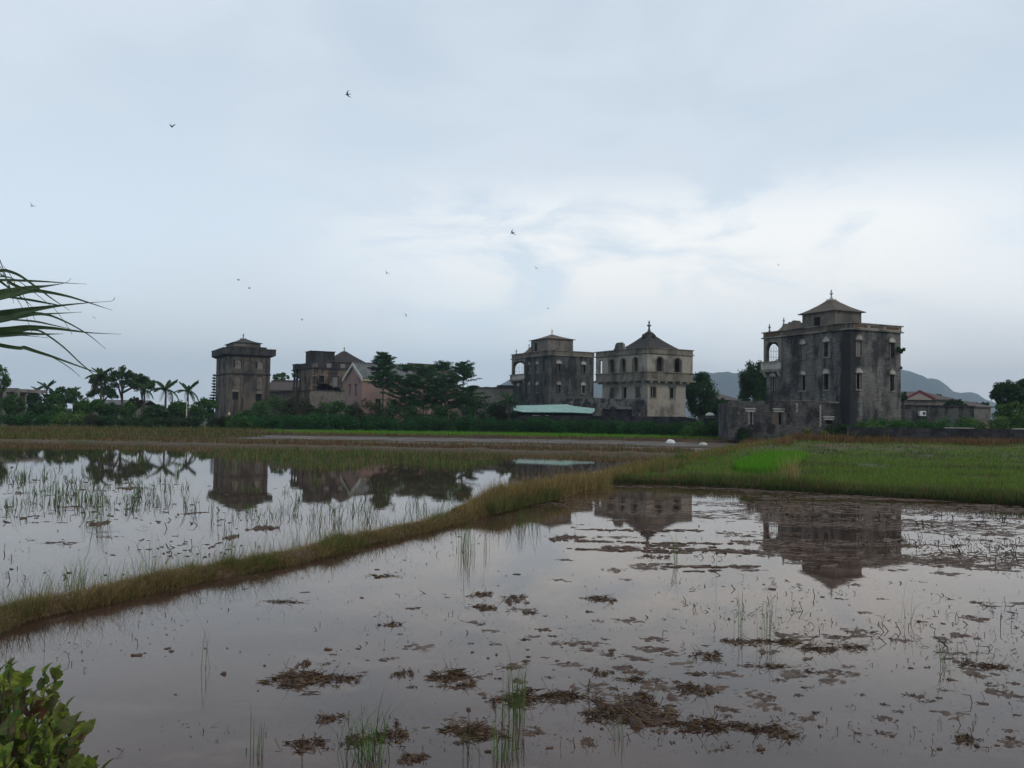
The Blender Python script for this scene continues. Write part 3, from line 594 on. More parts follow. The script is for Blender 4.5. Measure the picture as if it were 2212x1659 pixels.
# long tan building between pink house and middle villa
Q = line_wall('tan_building', 'long low tan walled building with a flat top beside the middle villa', 'building', 960, 150, 1112, 148, .4, 7)
za, zb = zpx(990, 838, 150), zpx(1100, 838, 148)
mb = Q.mb(); mb.plate([(0, .4), (Q.Wd, .4), (Q.Wd, zb), (0, za)], [], 6, FR()); Q.put(mb, 'wall', M['tan'])
mb = Q.mb(); mb.obox((0, -.02, za + .06), (Q.Wd, -.02, zb + .06), .5, .12); Q.put(mb, 'roof_edge', M['roofd'])
mb = Q.mb(); s = Q.R(1070); mb.box(s, Q.Wd, 1.5, 4, zb - .3, zb + .55); Q.put(mb, 'roof_box', M['roofd'])
# brown tiled house between the two left towers
Q = line_wall('tiled_house', 'brown pan tiled house roof between the two left towers', 'house', 560, 166, 640, 164, .4, 7)
z1, z2 = zpx(600, 845, 166), zpx(600, 826, 171)
mb = Q.mb(); mb.box(0, Q.Wd, .4, 9.4, .4, z1); Q.put(mb, 'wall', M['tan2'])
mb = Q.mb(); Wd = Q.Wd; P = [(-.3, 0, z1), (Wd + .3, 0, z1), (Wd + .3, 5, z2), (-.3, 5, z2), (Wd + .3, 10, z1), (-.3, 10, z1)]
mb.add(P + [(a, b, c + .18) for a, b, c in P], [(6, 7, 8, 9), (9, 8, 10, 11), (0, 1, 7, 6), (1, 2, 8, 7), (2, 4, 10, 8), (4, 5, 11, 10), (5, 3, 9, 11), (3, 0, 6, 9), (3, 2, 1, 0), (5, 4, 2, 3)])
mb.box(-.3, Wd + .3, 4.88, 5.12, z2 + .18, z2 + .42); rf = Q.put(mb, 'roof', M['rooft'])
mb = Q.mb(); s = Q.R(610); mb.lathe([(.4, 0), (.45, .3), (.25, .5), (.02, .55)], (s, 5, z2 + .3), 8); Q.put(mb, 'roof_vent', M['tan2'], rf)

# mint metal shed roof
def cu4(x): return (1600 + x * .3165) / 1.4756
def cy4(y): return (1020 + y * .3165) / 1.4756
Q = line_wall('shed', 'open shed with a pale mint corrugated metal roof and white cloths under its eave', 'shed', 1110, 103.5, 1277, 101.5, .45, 3)
pts = [(115, 862, 107), (300, 858, 108), (655, 848, 109), (735, 868, 108), (935, 890, 104.5)]
low = [(115, 905, 103.6), (215, 925, 103.3), (700, 928, 102.3), (905, 938, 101.8), (935, 915, 102)]
inv = Q.root.matrix_world
def tol(u, y, D, Q=Q):
    p = at(u, y, D); rz = Q.root.rotation_euler.z; dx, dy = p.x - Q.root.location.x, p.y - Q.root.location.y
    return (dx * math.cos(rz) + dy * math.sin(rz), -dx * math.sin(rz) + dy * math.cos(rz), p.z)
mb = Q.mb(); Vt = [tol(cu4(a), cy4(b), c) for a, b, c in pts]; Vl = [tol(cu4(a), cy4(b), c) for a, b, c in low]
n = len(Vt); V = Vl + Vt; F = [(i, i + 1, n + i + 1, n + i) for i in range(n - 1)]
mb.add(V + [(a, b, c - .06) for a, b, c in V], F + [tuple(reversed([j + 2 * n for j in f])) for f in F] + [(i, 2 * n + i, 2 * n + i + 1, i + 1) for i in range(n - 1)])
rf = Q.put(mb, 'roof', M['mint'])
for i in range(5):
    x = Q.Wd * (.03 + .235 * i); m_ = Q.mb(); m_.box(x - .05, x + .05, .5, .6, .45, 2.6); Q.put(m_, 'post', M['shutterd'])
mb = Q.mb(); mb.box(.3, Q.Wd - .3, 4.0, 4.2, .45, 3.1); Q.put(mb, 'back_wall', M['wallbrick'])
for a, b, nm in ((290, 370, 'cloth'), (430, 470, 'cloth'), (715, 900, 'cloth')):
    x0, x1 = tol(cu4(a), 885, 102.6)[0], tol(cu4(b), 885, 102.6)[0]; m_ = Q.mb()
    m_.plate([(x0, 2.1), (x1, 2.1), (x1, 2.42), (x0, 2.42)] if nm and a != 430 else [(x0, 1.6), (x1 - .2, 1.75), (x1, 2.42), (x0, 2.42)], [], .03, FR(.45)); Q.put(m_, 'cloth', M['white'])

# brick boundary wall in front of the village
Q = line_wall('boundary_wall', 'long low blackened boundary wall between the hedge and the cream villa', 'wall', 1120, 99.6, 1580, 90, .4, 2.5)
mb = Q.mb(); Wd = Q.Wd; s = Q.R(1505)
def tz(u, y, D): return zpx(u, y, D)
top = [(0, 2.35), (Wd * .3, 2.42), (Q.R(1480), 2.45), (Q.R(1490), 2.3), (s, 2.2), (s + .4, 1.75), (Wd, 1.75)]
mb.plate([(0, .4), (Wd, .4)] + list(reversed(top)), [], .3, FR()); Q.put(mb, 'wall', M['wallbrick'])

# ruined outbuilding in front of the near villa
def cu5(x): return (2300 + x * .3165) / 1.4756
def cy5(y): return (900 + y * .3165) / 1.4756
Q = line_wall('ruined_outbuilding', 'roofless low brick outbuilding with torn wall top in front of the near brick villa', 'outbuilding', 1575, 75.5, 1818, 75, .4, 3.9)
Wd = Q.Wd; P = []
rnd = random.Random(3)
tops = [(75, 1200), (120, 1196), (300, 1196), (520, 1196), (700, 1196), (760, 1198), (900, 1202), (1000, 1207), (1190, 1220)]
tp = [(Q.R(cu5(x)), zpx(cu5(x), cy5(y), 75.2)) for x, y in tops]
tp2 = []
for (a, b), (c, d) in zip(tp, tp[1:]):
    for k in range(4): f = k / 4; tp2.append((a + (c - a) * f, b + (d - b) * f + rnd.uniform(-.07, .05)))
tp2.append(tp[-1])
wn = [(265, 322, 1305, 1432), (545, 615, 1308, 1432), (1052, 1112, 1388, 1425), (668, 684, 1318, 1368)]
hs = [(Q.R(cu5(a)), Q.R(cu5(b)), zpx(cu5(a), cy5(d), 75.2), zpx(cu5(a), cy5(c), 75.2)) for a, b, c, d in wn]
mb = Q.mb(); mb.plate([(0, .4), (Wd, .4)] + list(reversed(tp2)), [rect(*h) for h in hs], .35, FR())
mb.box(0, .35, .35, 5.0, .4, tp[0][1] - .1); mb.box(Wd - .35, Wd, .35, 3.4, .4, tp[-1][1] - .1); mb.box(.35, Wd - .35, 4.7, 5.0, .4, tp[0][1] - .4)
Q.put(mb, 'wall', M['brick3'])
for i, (a, b, c, d) in enumerate(hs):
    p = Q.mb(); p.plate(rect(a, b, c, d), [], .05, FR(.3)); w_ = Q.put(p, 'window', M['dark'])
    if i < 3:
        m_ = Q.mb(); m_.plate(rect(a - .2, b + .15, d + .02, d + .14), [], .2, FR(-.1)); m_.plate(rect(a - .25, b + .2, d + .24, d + .34), [], .2, FR(-.08)); Q.put(m_, 'lintel', M['pale'], w_)
    if i < 2:
        m_ = Q.mb(); m_.plate(rect(a, a + (b - a) * .45, c, d), [], .06, FR(.02)); m_.plate(rect(b - .12, b, c, d), [], .06, FR(.02))
        if i: m_.plate(rect(b, b + .3, c, d - .05), [], .05, FR(-.04)); m_.plate(rect(a - .35, a, c, d - .05), [], .05, FR(-.04))
        Q.put(m_, 'shutter', M['shutter'] if i == 0 else M['panelg'], w_)
for x, ya, yb in ((755, 1200, 1305), (990, 1230, 1450)):
    m_ = Q.mb(); s = Q.R(cu5(x)); a, b = zpx(cu5(x), cy5(yb), 75.2), zpx(cu5(x), cy5(ya), 75.2); k = int((b - a) / .16)
    for i in range(k): m_.box(s - .05 + .05 * (i % 2), s + .07 + .05 * (i % 2), -.05, -.003, a + i * .16, a + i * .16 + .12)
    Q.put(m_, 'toothed_brick_edge', M['pale'])
m_ = Q.mb(); m_.box(tp[-1][0] - .9, tp[-1][0], -.05, .4, tp[-1][1] + .02, tp[-1][1] + .12)
for (a, b), (c, d) in zip(tp[4:], tp[5:]): m_.box(a, c - .1, -.03, .3, (b + d) / 2 + .07, (b + d) / 2 + .11)
Q.put(m_, 'coping', M['trim'])
# right brick field wall
pw = [(1845, 66, 70), (1950, 0, 70), (2100, 0, 69.5), (2212, 0, 69), (2330, 0, 68.5)]
Q = line_wall('field_wall', 'low black brick field wall behind the rice on the far right', 'wall', 1830, 71.5, 2340, 70, .3, 1.8)
mb = Q.mb(); mb.box(0, Q.Wd, 0, .3, .2, zpx(2100, 926, 71)); Q.put(mb, 'wall', M['wallbrick'])
for a, b in ((2043, 2105), (2190, 2300)):
    m_ = Q.mb(); m_.box(Q.R(a), Q.R(b), -.06, .36, zpx(2100, 926, 71) + .003, zpx(2100, 926, 71) + .08); Q.put(m_, 'coping', M['pale'])

# small houses at the right and the roof left of the near villa
def small_house(label, u0, u1, D, yb, ye, yr, mat, wall, hipk=.25, dep=7, red=False, win=(), cat='house', z0=.5):
    Q = line_wall('house', label, cat, u0, D, u1, D + 1.5, z0, 5)
    uc = (u0 + u1) / 2; e, r = zpx(uc, ye, D), zpx(uc, yr, D + dep / 2); Wd = Q.Wd
    mb = Q.mb(); mb.plate(rect(0, Wd, z0, e), [rect(Q.R(a), Q.R(b), zpx(uc, d, D), zpx(uc, c, D)) for a, b, c, d in win], .25, FR()); mb.box(0, .25, .25, dep, z0, e); mb.box(Wd - .25, Wd, .25, dep, z0, e); mb.box(.25, Wd - .25, dep - .25, dep, z0, e)
    Q.put(mb, 'wall', wall)
    for a, b, c, d in win:
        p = Q.mb(); p.plate(rect(Q.R(a), Q.R(b), zpx(uc, d, D), zpx(uc, c, D)), [], .04, FR(.12)); Q.put(p, 'window', M['whitep'])
    o = .35; k = Wd * hipk
    P = [(-o, -o, e), (Wd + o, -o, e), (Wd + o, dep + o, e), (-o, dep + o, e), (k, dep / 2, r), (Wd - k, dep / 2, r)]
    mb = Q.mb(); P2 = [(a, b, c + .15) for a, b, c in P]
    mb.add(P2 + P, [(0, 1, 5, 4), (2, 3, 4, 5), (1, 2, 5), (3, 0, 4), (6, 9, 8, 7), (0, 6, 7, 1), (1, 7, 8, 2), (2, 8, 9, 3), (3, 9, 6, 0)])
    rf = Q.put(mb, 'roof', mat)
    if red:
        m_ = Q.mb(); zt_ = (e + r) / 2 + .3; xm = Wd * .26
        m_.plate([(-.3, e + .2), (.1, e + .1), (xm, zt_ + .15), (Wd * .52, e + .1), (Wd * .58, e + .25), (xm, zt_ + .55)], [], .2, FR(-.6)); Q.put(m_, 'red_gable_trim', M['redp'], rf)
        m_ = Q.mb(); m_.plate([(.1, e), (Wd * .52, e), (xm, zt_ + .1)], [], .2, FR(-.5)); Q.put(m_, 'gable', M['tan'])
    return Q
small_house('grey house with brown tiles and dark red gable edge, right of the near villa', 1953, 2064, 128, 877, 864, 848, M['rooft'], M['tan2'], .3, 8, True, [(2013, 2021, 863, 876), (1992, 2002, 863, 869)])
small_house('small house roof low behind the dark wall near the right edge', 2083, 2140, 150, 885, 880, 868, M['rooft'], M['tan2'], .3, 7)
small_house('small grey hipped roof house left of the near brick villa', 1556, 1598, 138, 880, 866, 853, M['rooft'], M['tan2'], .42, 6)
Q = line_wall('low_building', 'long flat dark low building with an air conditioner behind the field wall', 'building', 1946, 104, 2104, 106, .5, 4)
zt_ = zpx(2000, 877, 104); mb = Q.mb(); mb.box(0, Q.R(1968), 0, .4, .5, zt_ - .4); mb.box(Q.R(1968) + .01, Q.Wd, 0, 4, .5, zt_); Q.put(mb, 'wall', M['brick2'])
mb = Q.mb(); mb.box(Q.R(1966), Q.Wd + .1, -.2, 4.1, zt_ + .003, zt_ + .15); Q.put(mb, 'roof_edge', M['towerd'])
mb = Q.mb(); s = Q.R(1989); z = zpx(1989, 893, 104); mb.box(s - .42, s + .42, -.4, -.02, z - .3, z + .3); ac = Q.put(mb, 'air_conditioner', M['white'])
mb = Q.mb(); mb.plate([(s + .15 + .2 * math.cos(k * math.pi / 6), z + .2 * math.sin(k * math.pi / 6)) for k in range(12)], [], .02, FR(-.425)); Q.put(mb, 'fan_grille', M['shutterd'], ac)
# concrete frame at the left edge
Q = line_wall('concrete_building', 'unfinished grey concrete building with a flat slab at the left edge', 'building', -90, 118, 38, 117, .3, 6)
zt_, zl = zpx(10, 838, 117), zpx(10, 845, 117)
mb = Q.mb(); mb.box(0, Q.Wd, 0, 6, zl - .1, zl + .35); Q.put(mb, 'slab', M['trim'])
mb = Q.mb(); mb.box(0, Q.Wd, .02, .2, zl + .353, zt_); Q.put(mb, 'parapet', M['towerd'])
for i in range(5): m_ = Q.mb(); x = Q.Wd * i / 4.0 - (.5 if i == 4 else 0); m_.box(x, x + .45, .0, .45, .3, zl - .1); Q.put(m_, 'pillar', M['trim'])
mb = Q.mb(); mb.box(.5, Q.Wd - .5, 2.2, 2.5, .3, zl - .1); Q.put(mb, 'rear_wall', M['tan2'])
# long grey roof behind the palms
Q = line_wall('long_shed', 'long low grey roofed shed behind the spreading tree on the left', 'shed', 296 * 0 + 200, 150, 305, 150, .4, 4)
e, r = zpx(250, 875, 150), zpx(250, 865, 153); mb = Q.mb(); mb.box(0, Q.Wd, .3, 6, .4, e); Q.put(mb, 'wall', M['tan2'])
mb = Q.mb(); Wd = Q.Wd; P = [(-.3, 0, e), (Wd + .3, 0, e), (Wd + .3, 3.2, r), (-.3, 3.2, r), (Wd + .3, 6.4, e), (-.3, 6.4, e)]
mb.add(P + [(a, b, c + .12) for a, b, c in P], [(6, 7, 8, 9), (9, 8, 10, 11), (0, 1, 7, 6), (1, 2, 8, 7), (2, 4, 10, 8), (4, 5, 11, 10), (5, 3, 9, 11), (3, 0, 6, 9)]); Q.put(mb, 'roof', M['roofg'])
# rubble shack right of the cream villa
Q = line_wall('lean_to_hut', 'tumbledown hut of boards with bits of white sheet beside the ruined outbuilding', 'hut', 1520, 93, 1577, 92, .4, 3)
mb = Q.mb(); mb.box(0, Q.Wd, .1, 2.5, .4, 2.3); Q.put(mb, 'wall', M['wallbrick'])
mb = Q.mb(); mb.obox((-.2, 1, 2.45), (Q.Wd + .1, 1, 2.75), 3, .1); Q.put(mb, 'roof', M['shutterd'])
mb = Q.mb(); mb.obox((1.7, -.1, 1.9), (2.6, -.12, 1.8), .05, .25); Q.put(mb, 'white_sheet', M['white'])
mb = Q.mb(); mb.lathe([(.45, 0), (.5, .15), (.3, .35), (.02, .4)], (.6, .6, 2.55), 9); Q.put(mb, 'cover', M['whitep'])
rb = MB(); rr = random.Random(5); p0 = at(1500, 905, 95)
for i in range(60):
    x, y = rr.uniform(-2, 2.6), rr.uniform(-.6, 1.2); h = max(0, 1.5 - abs(x) * .45) * rr.uniform(.3, 1); a = rr.uniform(-.5, .5)
    rb.obox((x - .3, y, .1 + h), (x + .35, y + .2 * a, .12 + h + .2 * a), .15, .09)
rb.rings([[(x * k, y * k, z) for x, y in ((-2.3, -.7), (2.6, -.7), (2.6, 1.3), (-2.3, 1.3))] for k, z in ((1, -.1), (.75, .7), (.3, 1.3))])
o = rb.build('rubble_heap', M['brick3']); o.location = (p0.x, p0.y, .5); tag(o, 'heap of broken boards and bricks between the cream villa and the hut', 'rubble')
# ================================================================== terrain, water, banks
def gp(u, y, z=0.0): p = gnd(u, y, z); return (p.x, p.y)
BANK = [gp(u, y) for u, y in ((-260, 1440), (-100, 1378), (0, 1338), (200, 1297), (400, 1252), (600, 1216), (740, 1180), (900, 1144), (1090, 1096), (1180, 1078), (1320, 1040), (1420, 1013), (1500, 996), (1590, 975))] + [(23.2, 70.0), (24.5, 74.0)]
SB = [gp(u, y) for u, y in ((1320, 1042), (1500, 1046), (1600, 1053), (1700, 1058), (1900, 1070), (2212, 1090), (2500, 1112))]
FB = [(-75, 58.5), (-40, 57.5), (-20, 54), (-10, 52), (0, 50), (5, 49), (11.5, 48)]
bx = np.array([p[0] for p in BANK]); by = np.array([p[1] for p in BANK])
def Xb(Y): return np.interp(Y, by, bx)
def Ys(X): return np.interp(X, [p[0] for p in SB], [p[1] for p in SB])
def Yf(X): return np.interp(X, [p[0] for p in FB], [p[1] for p in FB])
def ss(x, a, b): t = np.clip((x - a) / (b - a), 0, 1); return t * t * (3 - 2 * t)
def vnoise(X, Y, s, seed=0):
    """value noise, vectorised"""
    X = X * s + seed * 17.3; Y = Y * s + seed * 7.7; xi = np.floor(X); yi = np.floor(Y); fx = X - xi; fy = Y - yi
    fx = fx * fx * (3 - 2 * fx); fy = fy * fy * (3 - 2 * fy)
    def h(a, b): v = np.sin(a * 127.1 + b * 311.7 + seed * 3.1) * 43758.5453; return v - np.floor(v)
    return (h(xi, yi) * (1 - fx) + h(xi + 1, yi) * fx) * (1 - fy) + (h(xi, yi + 1) * (1 - fx) + h(xi + 1, yi + 1) * fx) * fy
def fbm(X, Y, s, seed=0, o=4):
    r = 0; a = .5
    for i in range(o): r = r + a * vnoise(X, Y, s * 2 ** i, seed + i); a *= .5
    return r / (1 - .5 ** o)
def zones(X, Y):
    """height above the water and ground cover weights: green, dry, mud gloss"""
    right = (X > Xb(Y)) & (Y > 8)
    n = fbm(X, Y, .35, 1); n2 = fbm(X, Y, 1.6, 5)
    # left of the bank
    f = Yf(X); d = Y - f
    zl = -.12 + .05 * n2
    z2 = .16 + .05 * n - .06 * ss(d, 8, 12) + .1 * ss(Y, 76, 79) + .12 * ss(Y, 96, 104) + .25 * ss(Y, 110, 150)
    zl = zl + (z2 - zl) * ss(d, -1.2, 1.0)
    # right of the bank, beyond the southern edge
    e = Y - Ys(X)
    zr = -.12 + .05 * n2
    wetr = ss(np.abs(X - 15), 14, 3) * 0
    z3 = .035 + .10 * (n - .5) + .04 * (n2 - .5) + .05 * ss(e, 3, 12) + .45 * ss(Y, 50, 73)
    z3 = z3 - .13 * ss(e, .6, 1.4) * ss(e, 6, 4) * ss(fbm(X, Y, 1.1, 21), .42, .52) * np.maximum(ss(X, 9, 11), ss(np.abs(X - 6.6), 1.3, .8))
    zr = zr + (z3 - zr) * ss(e, -.7, .5)
    z = np.where(right & (X > SB[0][0] - .5), np.where(e > -.7, zr, -.12 + .05 * n2), zl)
    z = np.where((Y < 4.2) & (np.abs(X) < 400), np.maximum(z, .9 * ss(Y, 4.3, 2.2)), z)
    wall = ss(Y, 150, 400) * .4
    return z + wall
def ground_xy(u, y, it=5):
    """where the sight line through a pixel meets the terrain (vectorised)"""
    r = FW[None] * FPX + RT[None] * (u[:, None] - W0 / 2) - UP[None] * (y[:, None] - H0 / 2)
    z = np.full(len(u), .1)
    for _ in range(it):
        k = (z - CAM_H) / r[:, 2]; X = r[:, 0] * k; Y = r[:, 1] * k; z = zones(X, Y)
    return X, Y, z

nr, na = 560, 420
rad = np.concatenate([[0.0], 1.2 * (3800 / 1.2) ** (np.arange(nr) / (nr - 1))]); ang = np.linspace(R(-100), R(100), na)
ang = np.sign(ang) * (np.abs(ang) / R(100)) ** 1.35 * R(100)
RR, AA = np.meshgrid(rad, ang, indexing='ij'); X = RR * np.sin(AA); Y = RR * np.cos(AA)
Z = zones(X, Y)
side_r = (X > Xb(Y)) & (Y > 8); e = Y - Ys(X); d = Y - Yf(X); n = fbm(X, Y, .5, 9); n3 = fbm(X, Y, .12, 3)
mud = np.array([.105, .07, .052]); grn = np.array([.075, .125, .028]); dry = np.array([.17, .115, .055]); dk = np.array([.03, .05, .018])
C = np.tile(mud, (*X.shape, 1))
def blend(C, w, c): return C * (1 - w[..., None]) + c * w[..., None]
wl = (~side_r) * ss(d, -.8, .3)
C = blend(C, wl * ss(n, .3, .6) * .8, dry); C = blend(C, wl * ss(d, 7.5, 9.5) * ss(Y, 78, 76) * (X > -30), mud * np.array([.85, .78, .75]))
C = blend(C, wl * ss(Y, 77, 79), dry * .7); C = blend(C, wl * ss(Y, 99, 103), dk)
C = blend(C, wl * ss(X, -24, -34) * ss(n3, .3, .6) * .7, dry)
wr = side_r * (X > SB[0][0] - .5) * ss(e, -.3, .8)
C = blend(C, wr * (.35 + .5 * ss(n, .4, .7)), grn); C = blend(C, wr * ss(Y, 56, 66), dry * .9); C = blend(C, (Y > 74.5) * side_r * 1.0, dk)
C = blend(C, ss(Y, 100, 130), dk)
V = np.stack([X, Y, Z], -1).reshape(-1, 3)
ii = np.arange(nr + 1 - 1)[:, None] * na + np.arange(na - 1)[None]
F = np.stack([ii, ii + na, ii + na + 1, ii + 1], -1).reshape(-1, 4)
m, t = material('field_ground'); a = N(t, 'ShaderNodeAttribute', attribute_name='col').outputs[0]
oc = OBJC(t); nn = NOISE(t, oc, 3.5, 6, .7); n4 = NOISE(t, MAPV(t, oc, (.5, 1.3, 1)), 1, 5, .6)
c = MIX(t, RNG(t, nn, .3, .7, .0, 1), a, MIX(t, .5, a, (.02, .018, .012)))
sxyz = N(t, 'ShaderNodeSeparateXYZ', ins={0: oc}); pz = sxyz.outputs[1]
wet = MATH(t, 'MULTIPLY', RNG(t, sxyz.outputs[0], 17, 14),  MATH(t, 'MULTIPLY', RNG(t, pz, 56, 59), RNG(t, pz, 80, 77)))
finish(t, c, RNG(t, MATH(t, 'MULTIPLY', wet, RNG(t, n4, .4, .55)), 0, 1, .9, .5), nn, .6, .05, .4)
g = raw_mesh('ground', V, F, m, smooth=True, cols=C.reshape(-1, 3)); tag(g, kind='structure')

# water: mirror by Fresnel over murky brown, partly clear so the drowned mud shows
m, t = material('muddy_water'); oc = OBJC(t)
w1 = NOISE(t, MAPV(t, oc, (1.2, .6, 1)), 2.2, 4, .6); w2 = NOISE(t, MAPV(t, oc, (1.0, 1.0, 1)), 9, 3, .5)
bp = N(t, 'ShaderNodeBump', ins={'Height': MATH(t, 'ADD', w1, MATH(t, 'MULTIPLY', w2, .2)), 'Strength': .035, 'Distance': .02}).outputs[0]
fr = N(t, 'ShaderNodeFresnel', ins={'IOR': 1.39, 'Normal': bp}).outputs[0]
gl = N(t, 'ShaderNodeBsdfGlossy', ins={'Color': (1.0, .95, .91, 1), 'Roughness': .012, 'Normal': bp}).outputs[0]
murk = MIX(t, RNG(t, NOISE(t, oc, .5, 6, .6), .35, .65), (.066, .038, .029), (.13, .078, .057)); murk = MIX(t, RNG(t, NOISE(t, MAPV(t, oc, (.8, 1.6, 1)), 1.1, 7, .65), .55, .68, 0, .7), murk, (.20, .135, .095))
df = N(t, 'ShaderNodeBsdfDiffuse', ins={0: murk}).outputs[0]; tp = N(t, 'ShaderNodeBsdfTransparent', ins={0: (.8, .74, .68, 1)}).outputs[0]
mx = N(t, 'ShaderNodeMixShader', ins={0: .38}); t.links.new(df, mx.inputs[1]); t.links.new(tp, mx.inputs[2])
mo = N(t, 'ShaderNodeMixShader', ins={0: fr}); t.links.new(mx.outputs[0], mo.inputs[1]); t.links.new(gl, mo.inputs[2])
t.links.new(mo.outputs[0], N(t, 'ShaderNodeOutputMaterial').inputs[0]); WATER = m
o = raw_mesh('water', [(-110, -8, 0), (70, -8, 0), (70, 74, 0), (-110, 74, 0)], [(0, 1, 2, 3)], m); tag(o, kind='structure')

# earth banks between the paddies
def resample(P, step):
    P = [Vector(p) for p in P]; out = [P[0]]
    for a, b in zip(P, P[1:]):
        L = (b - a).length; k = max(1, int(L / (step * max(.3, a.y / 12))))
        for i in range(1, k + 1): out.append(a.lerp(b, i / k))
    return out
def bank(name, P, w, h, mat, step=.1, seed=1):
    Q = resample(P, step); k = 13; V = []; F = []
    for i, p in enumerate(Q):
        a, b = Q[max(0, i - 1)], Q[min(len(Q) - 1, i + 1)]; dv = (b - a).normalized(); nv = Vector((-dv.y, dv.x))
        off = .12 * (mn.noise(Vector((p.x * .7, p.y * .7, seed)))); ww = w * (1 + .45 * mn.noise(Vector((p.x * .9, p.y * .9, seed + 5)))); hh = h * (1 + .5 * mn.noise(Vector((p.x * 1.3, p.y * 1.3, seed + 9))))
        for j in range(k):
            s = -1 + 2 * j / (k - 1); q = p + nv * (s * ww / 2 + off)
            z = -.1 + (hh + .1) * (1 - abs(s) ** 2.6) + .05 * mn.fractal(Vector((q.x * 5, q.y * 5, seed)), 1, 2, 3) * (1 - abs(s) ** 4)
            V.append((q.x, q.y, z))
    F = [(i * k + j, i * k + j + 1, (i + 1) * k + j + 1, (i + 1) * k + j) for i in range(len(Q) - 1) for j in range(k - 1)]
    o = raw_mesh(name, V, F, mat, smooth=True); tag(o, kind='structure'); return Q
m, t = material('bank_earth'); oc = OBJC(t); a = NOISE(t, oc, 6, 7, .7)
c = MIX(t, RNG(t, a, .3, .7), (.05, .034, .022), (.15, .10, .06)); c = MIX(t, RNG(t, NOISE(t, oc, 1.2, 4), .45, .6, 0, .6), c, (.055, .07, .022))
finish(t, c, .85, a, .8, .03); BE = m
QN = bank('paddy_bank', [(x + .06, y) for x, y in BANK], .52, .10, BE, .08, 1)
QS = bank('paddy_bank', SB, .9, .14, BE, .12, 2)
bank('paddy_bank', FB, 1.6, .25, BE, .2, 3)
bank('paddy_bank', [(-32, 78.6), (-10, 78.5), (10, 78), (24, 76)], 1.4, .42, BE, .25, 4)
bank('paddy_bank', [(-30, 66), (-8, 66.5), (8, 64), (17, 61)], 1.0, .22, BE, .25, 5)

# ================================================================== grass
def pin(u, y, poly):
    ins = np.zeros(len(u), bool); n = len(poly)
    for i in range(n):
        (x1, y1), (x2, y2) = poly[i], poly[(i + 1) % n]
        c_ = ((y1 > y) != (y2 > y)) & (u < (x2 - x1) * (y - y1) / (y2 - y1 + 1e-9) + x1); ins ^= c_
    return ins
def scat(poly, n):
    P = np.array(poly, float); lo, hi = P.min(0), P.max(0); U = []; Yv = []; c_ = 0
    while c_ < n:
        u = rng.uniform(lo[0], hi[0], n * 2); y = rng.uniform(lo[1], hi[1], n * 2); k = pin(u, y, poly); U.append(u[k]); Yv.append(y[k]); c_ += k.sum()
    return ground_xy(np.concatenate(U)[:n], np.concatenate(Yv)[:n])
def blades(name, X, Y, Z, h, hv, cols, lean=.35, w=None, wk=.00045, label=None, cat=None, kind='stuff', parent=None, wind=0.0, group=None, cvar=.35, droop=.0):
    """every blade is a bent tapering strip of its own"""
    n = len(X); a = rng.uniform(0, 2 * np.pi, n); H = h * (1 + hv * rng.uniform(-1, 1, n)) * np.where(rng.random(n) < .06, 1.5, 1.0)
    D = np.hypot(X, Y); Wd = np.maximum(.004 if w is None else w, D * wk) * rng.uniform(.7, 1.3, n)
    fa = rng.uniform(0, np.pi, n); tx, ty = np.cos(fa) * Wd / 2, np.sin(fa) * Wd / 2
    ln = lean * rng.uniform(.15, 1, n) * H; lx, ly = np.cos(a) * ln + wind * H, np.sin(a) * ln
    P = np.stack([X, Y, Z - .01], -1)
    mid = P + np.stack([lx * .35, ly * .35, H * .6], -1); tip = P + np.stack([lx, ly, H * (1 - droop * rng.uniform(0, 1, n))], -1)
    T = np.stack([tx, ty, np.zeros(n)], -1)
    V = np.stack([P - T, P + T, mid + T * .75, mid - T * .75, tip], 1).reshape(-1, 3); b = np.arange(n) * 5
    F = np.stack([b, b + 1, b + 2, b + 3], -1).tolist() + np.stack([b + 3, b + 2, b + 4], -1).tolist()
    cols = np.array(cols); k = rng.integers(0, len(cols), n) if cols.ndim == 2 else None
    c0 = cols[k] if k is not None else cols
    c0 = c0 * (1 + cvar * rng.uniform(-1, 1, (n, 1)))
    o = raw_mesh(name, V, F, M['blade'], parent, cols=np.repeat(c0, 5, 0))
    return tag(o, label, cat, group, kind)
G1, G2, G3 = (.085, .17, .03), (.06, .12, .03), (.11, .17, .05); Y1, Y2, Y3 = (.30, .21, .09), (.22, .15, .065), (.36, .28, .13); B1, B2 = (.14, .09, .045), (.10, .065, .035); R1 = (.26, .14, .05)
BR = [(.11, .29, .02), (.13, .34, .025), (.10, .25, .02)]
def along(Q, n, s0, s1, half, kx=0.0):
    """points spread along a bank polyline between distances s0 and s1 from the camera"""
    A = np.array([[p.x, p.y] for p in Q]); D = A[:, 1]; wt = np.where((D >= s0) & (D <= s1), 1 / np.maximum(D, 5) ** 1.6, 0)
    seg = np.hypot(*np.diff(A, axis=0).T); wt = wt[:-1] * seg; wt /= wt.sum(); i = rng.choice(len(wt), n, p=wt); f = rng.random(n)[:, None]
    p = A[i] * (1 - f) + A[i + 1] * f; dv = (A[i + 1] - A[i]) / seg[i][:, None]; nv = np.stack([-dv[:, 1], dv[:, 0]], -1); s = rng.uniform(-1, 1, n)
    p = p + nv * (s * half + kx)[:, None]; return p[:, 0], p[:, 1], s
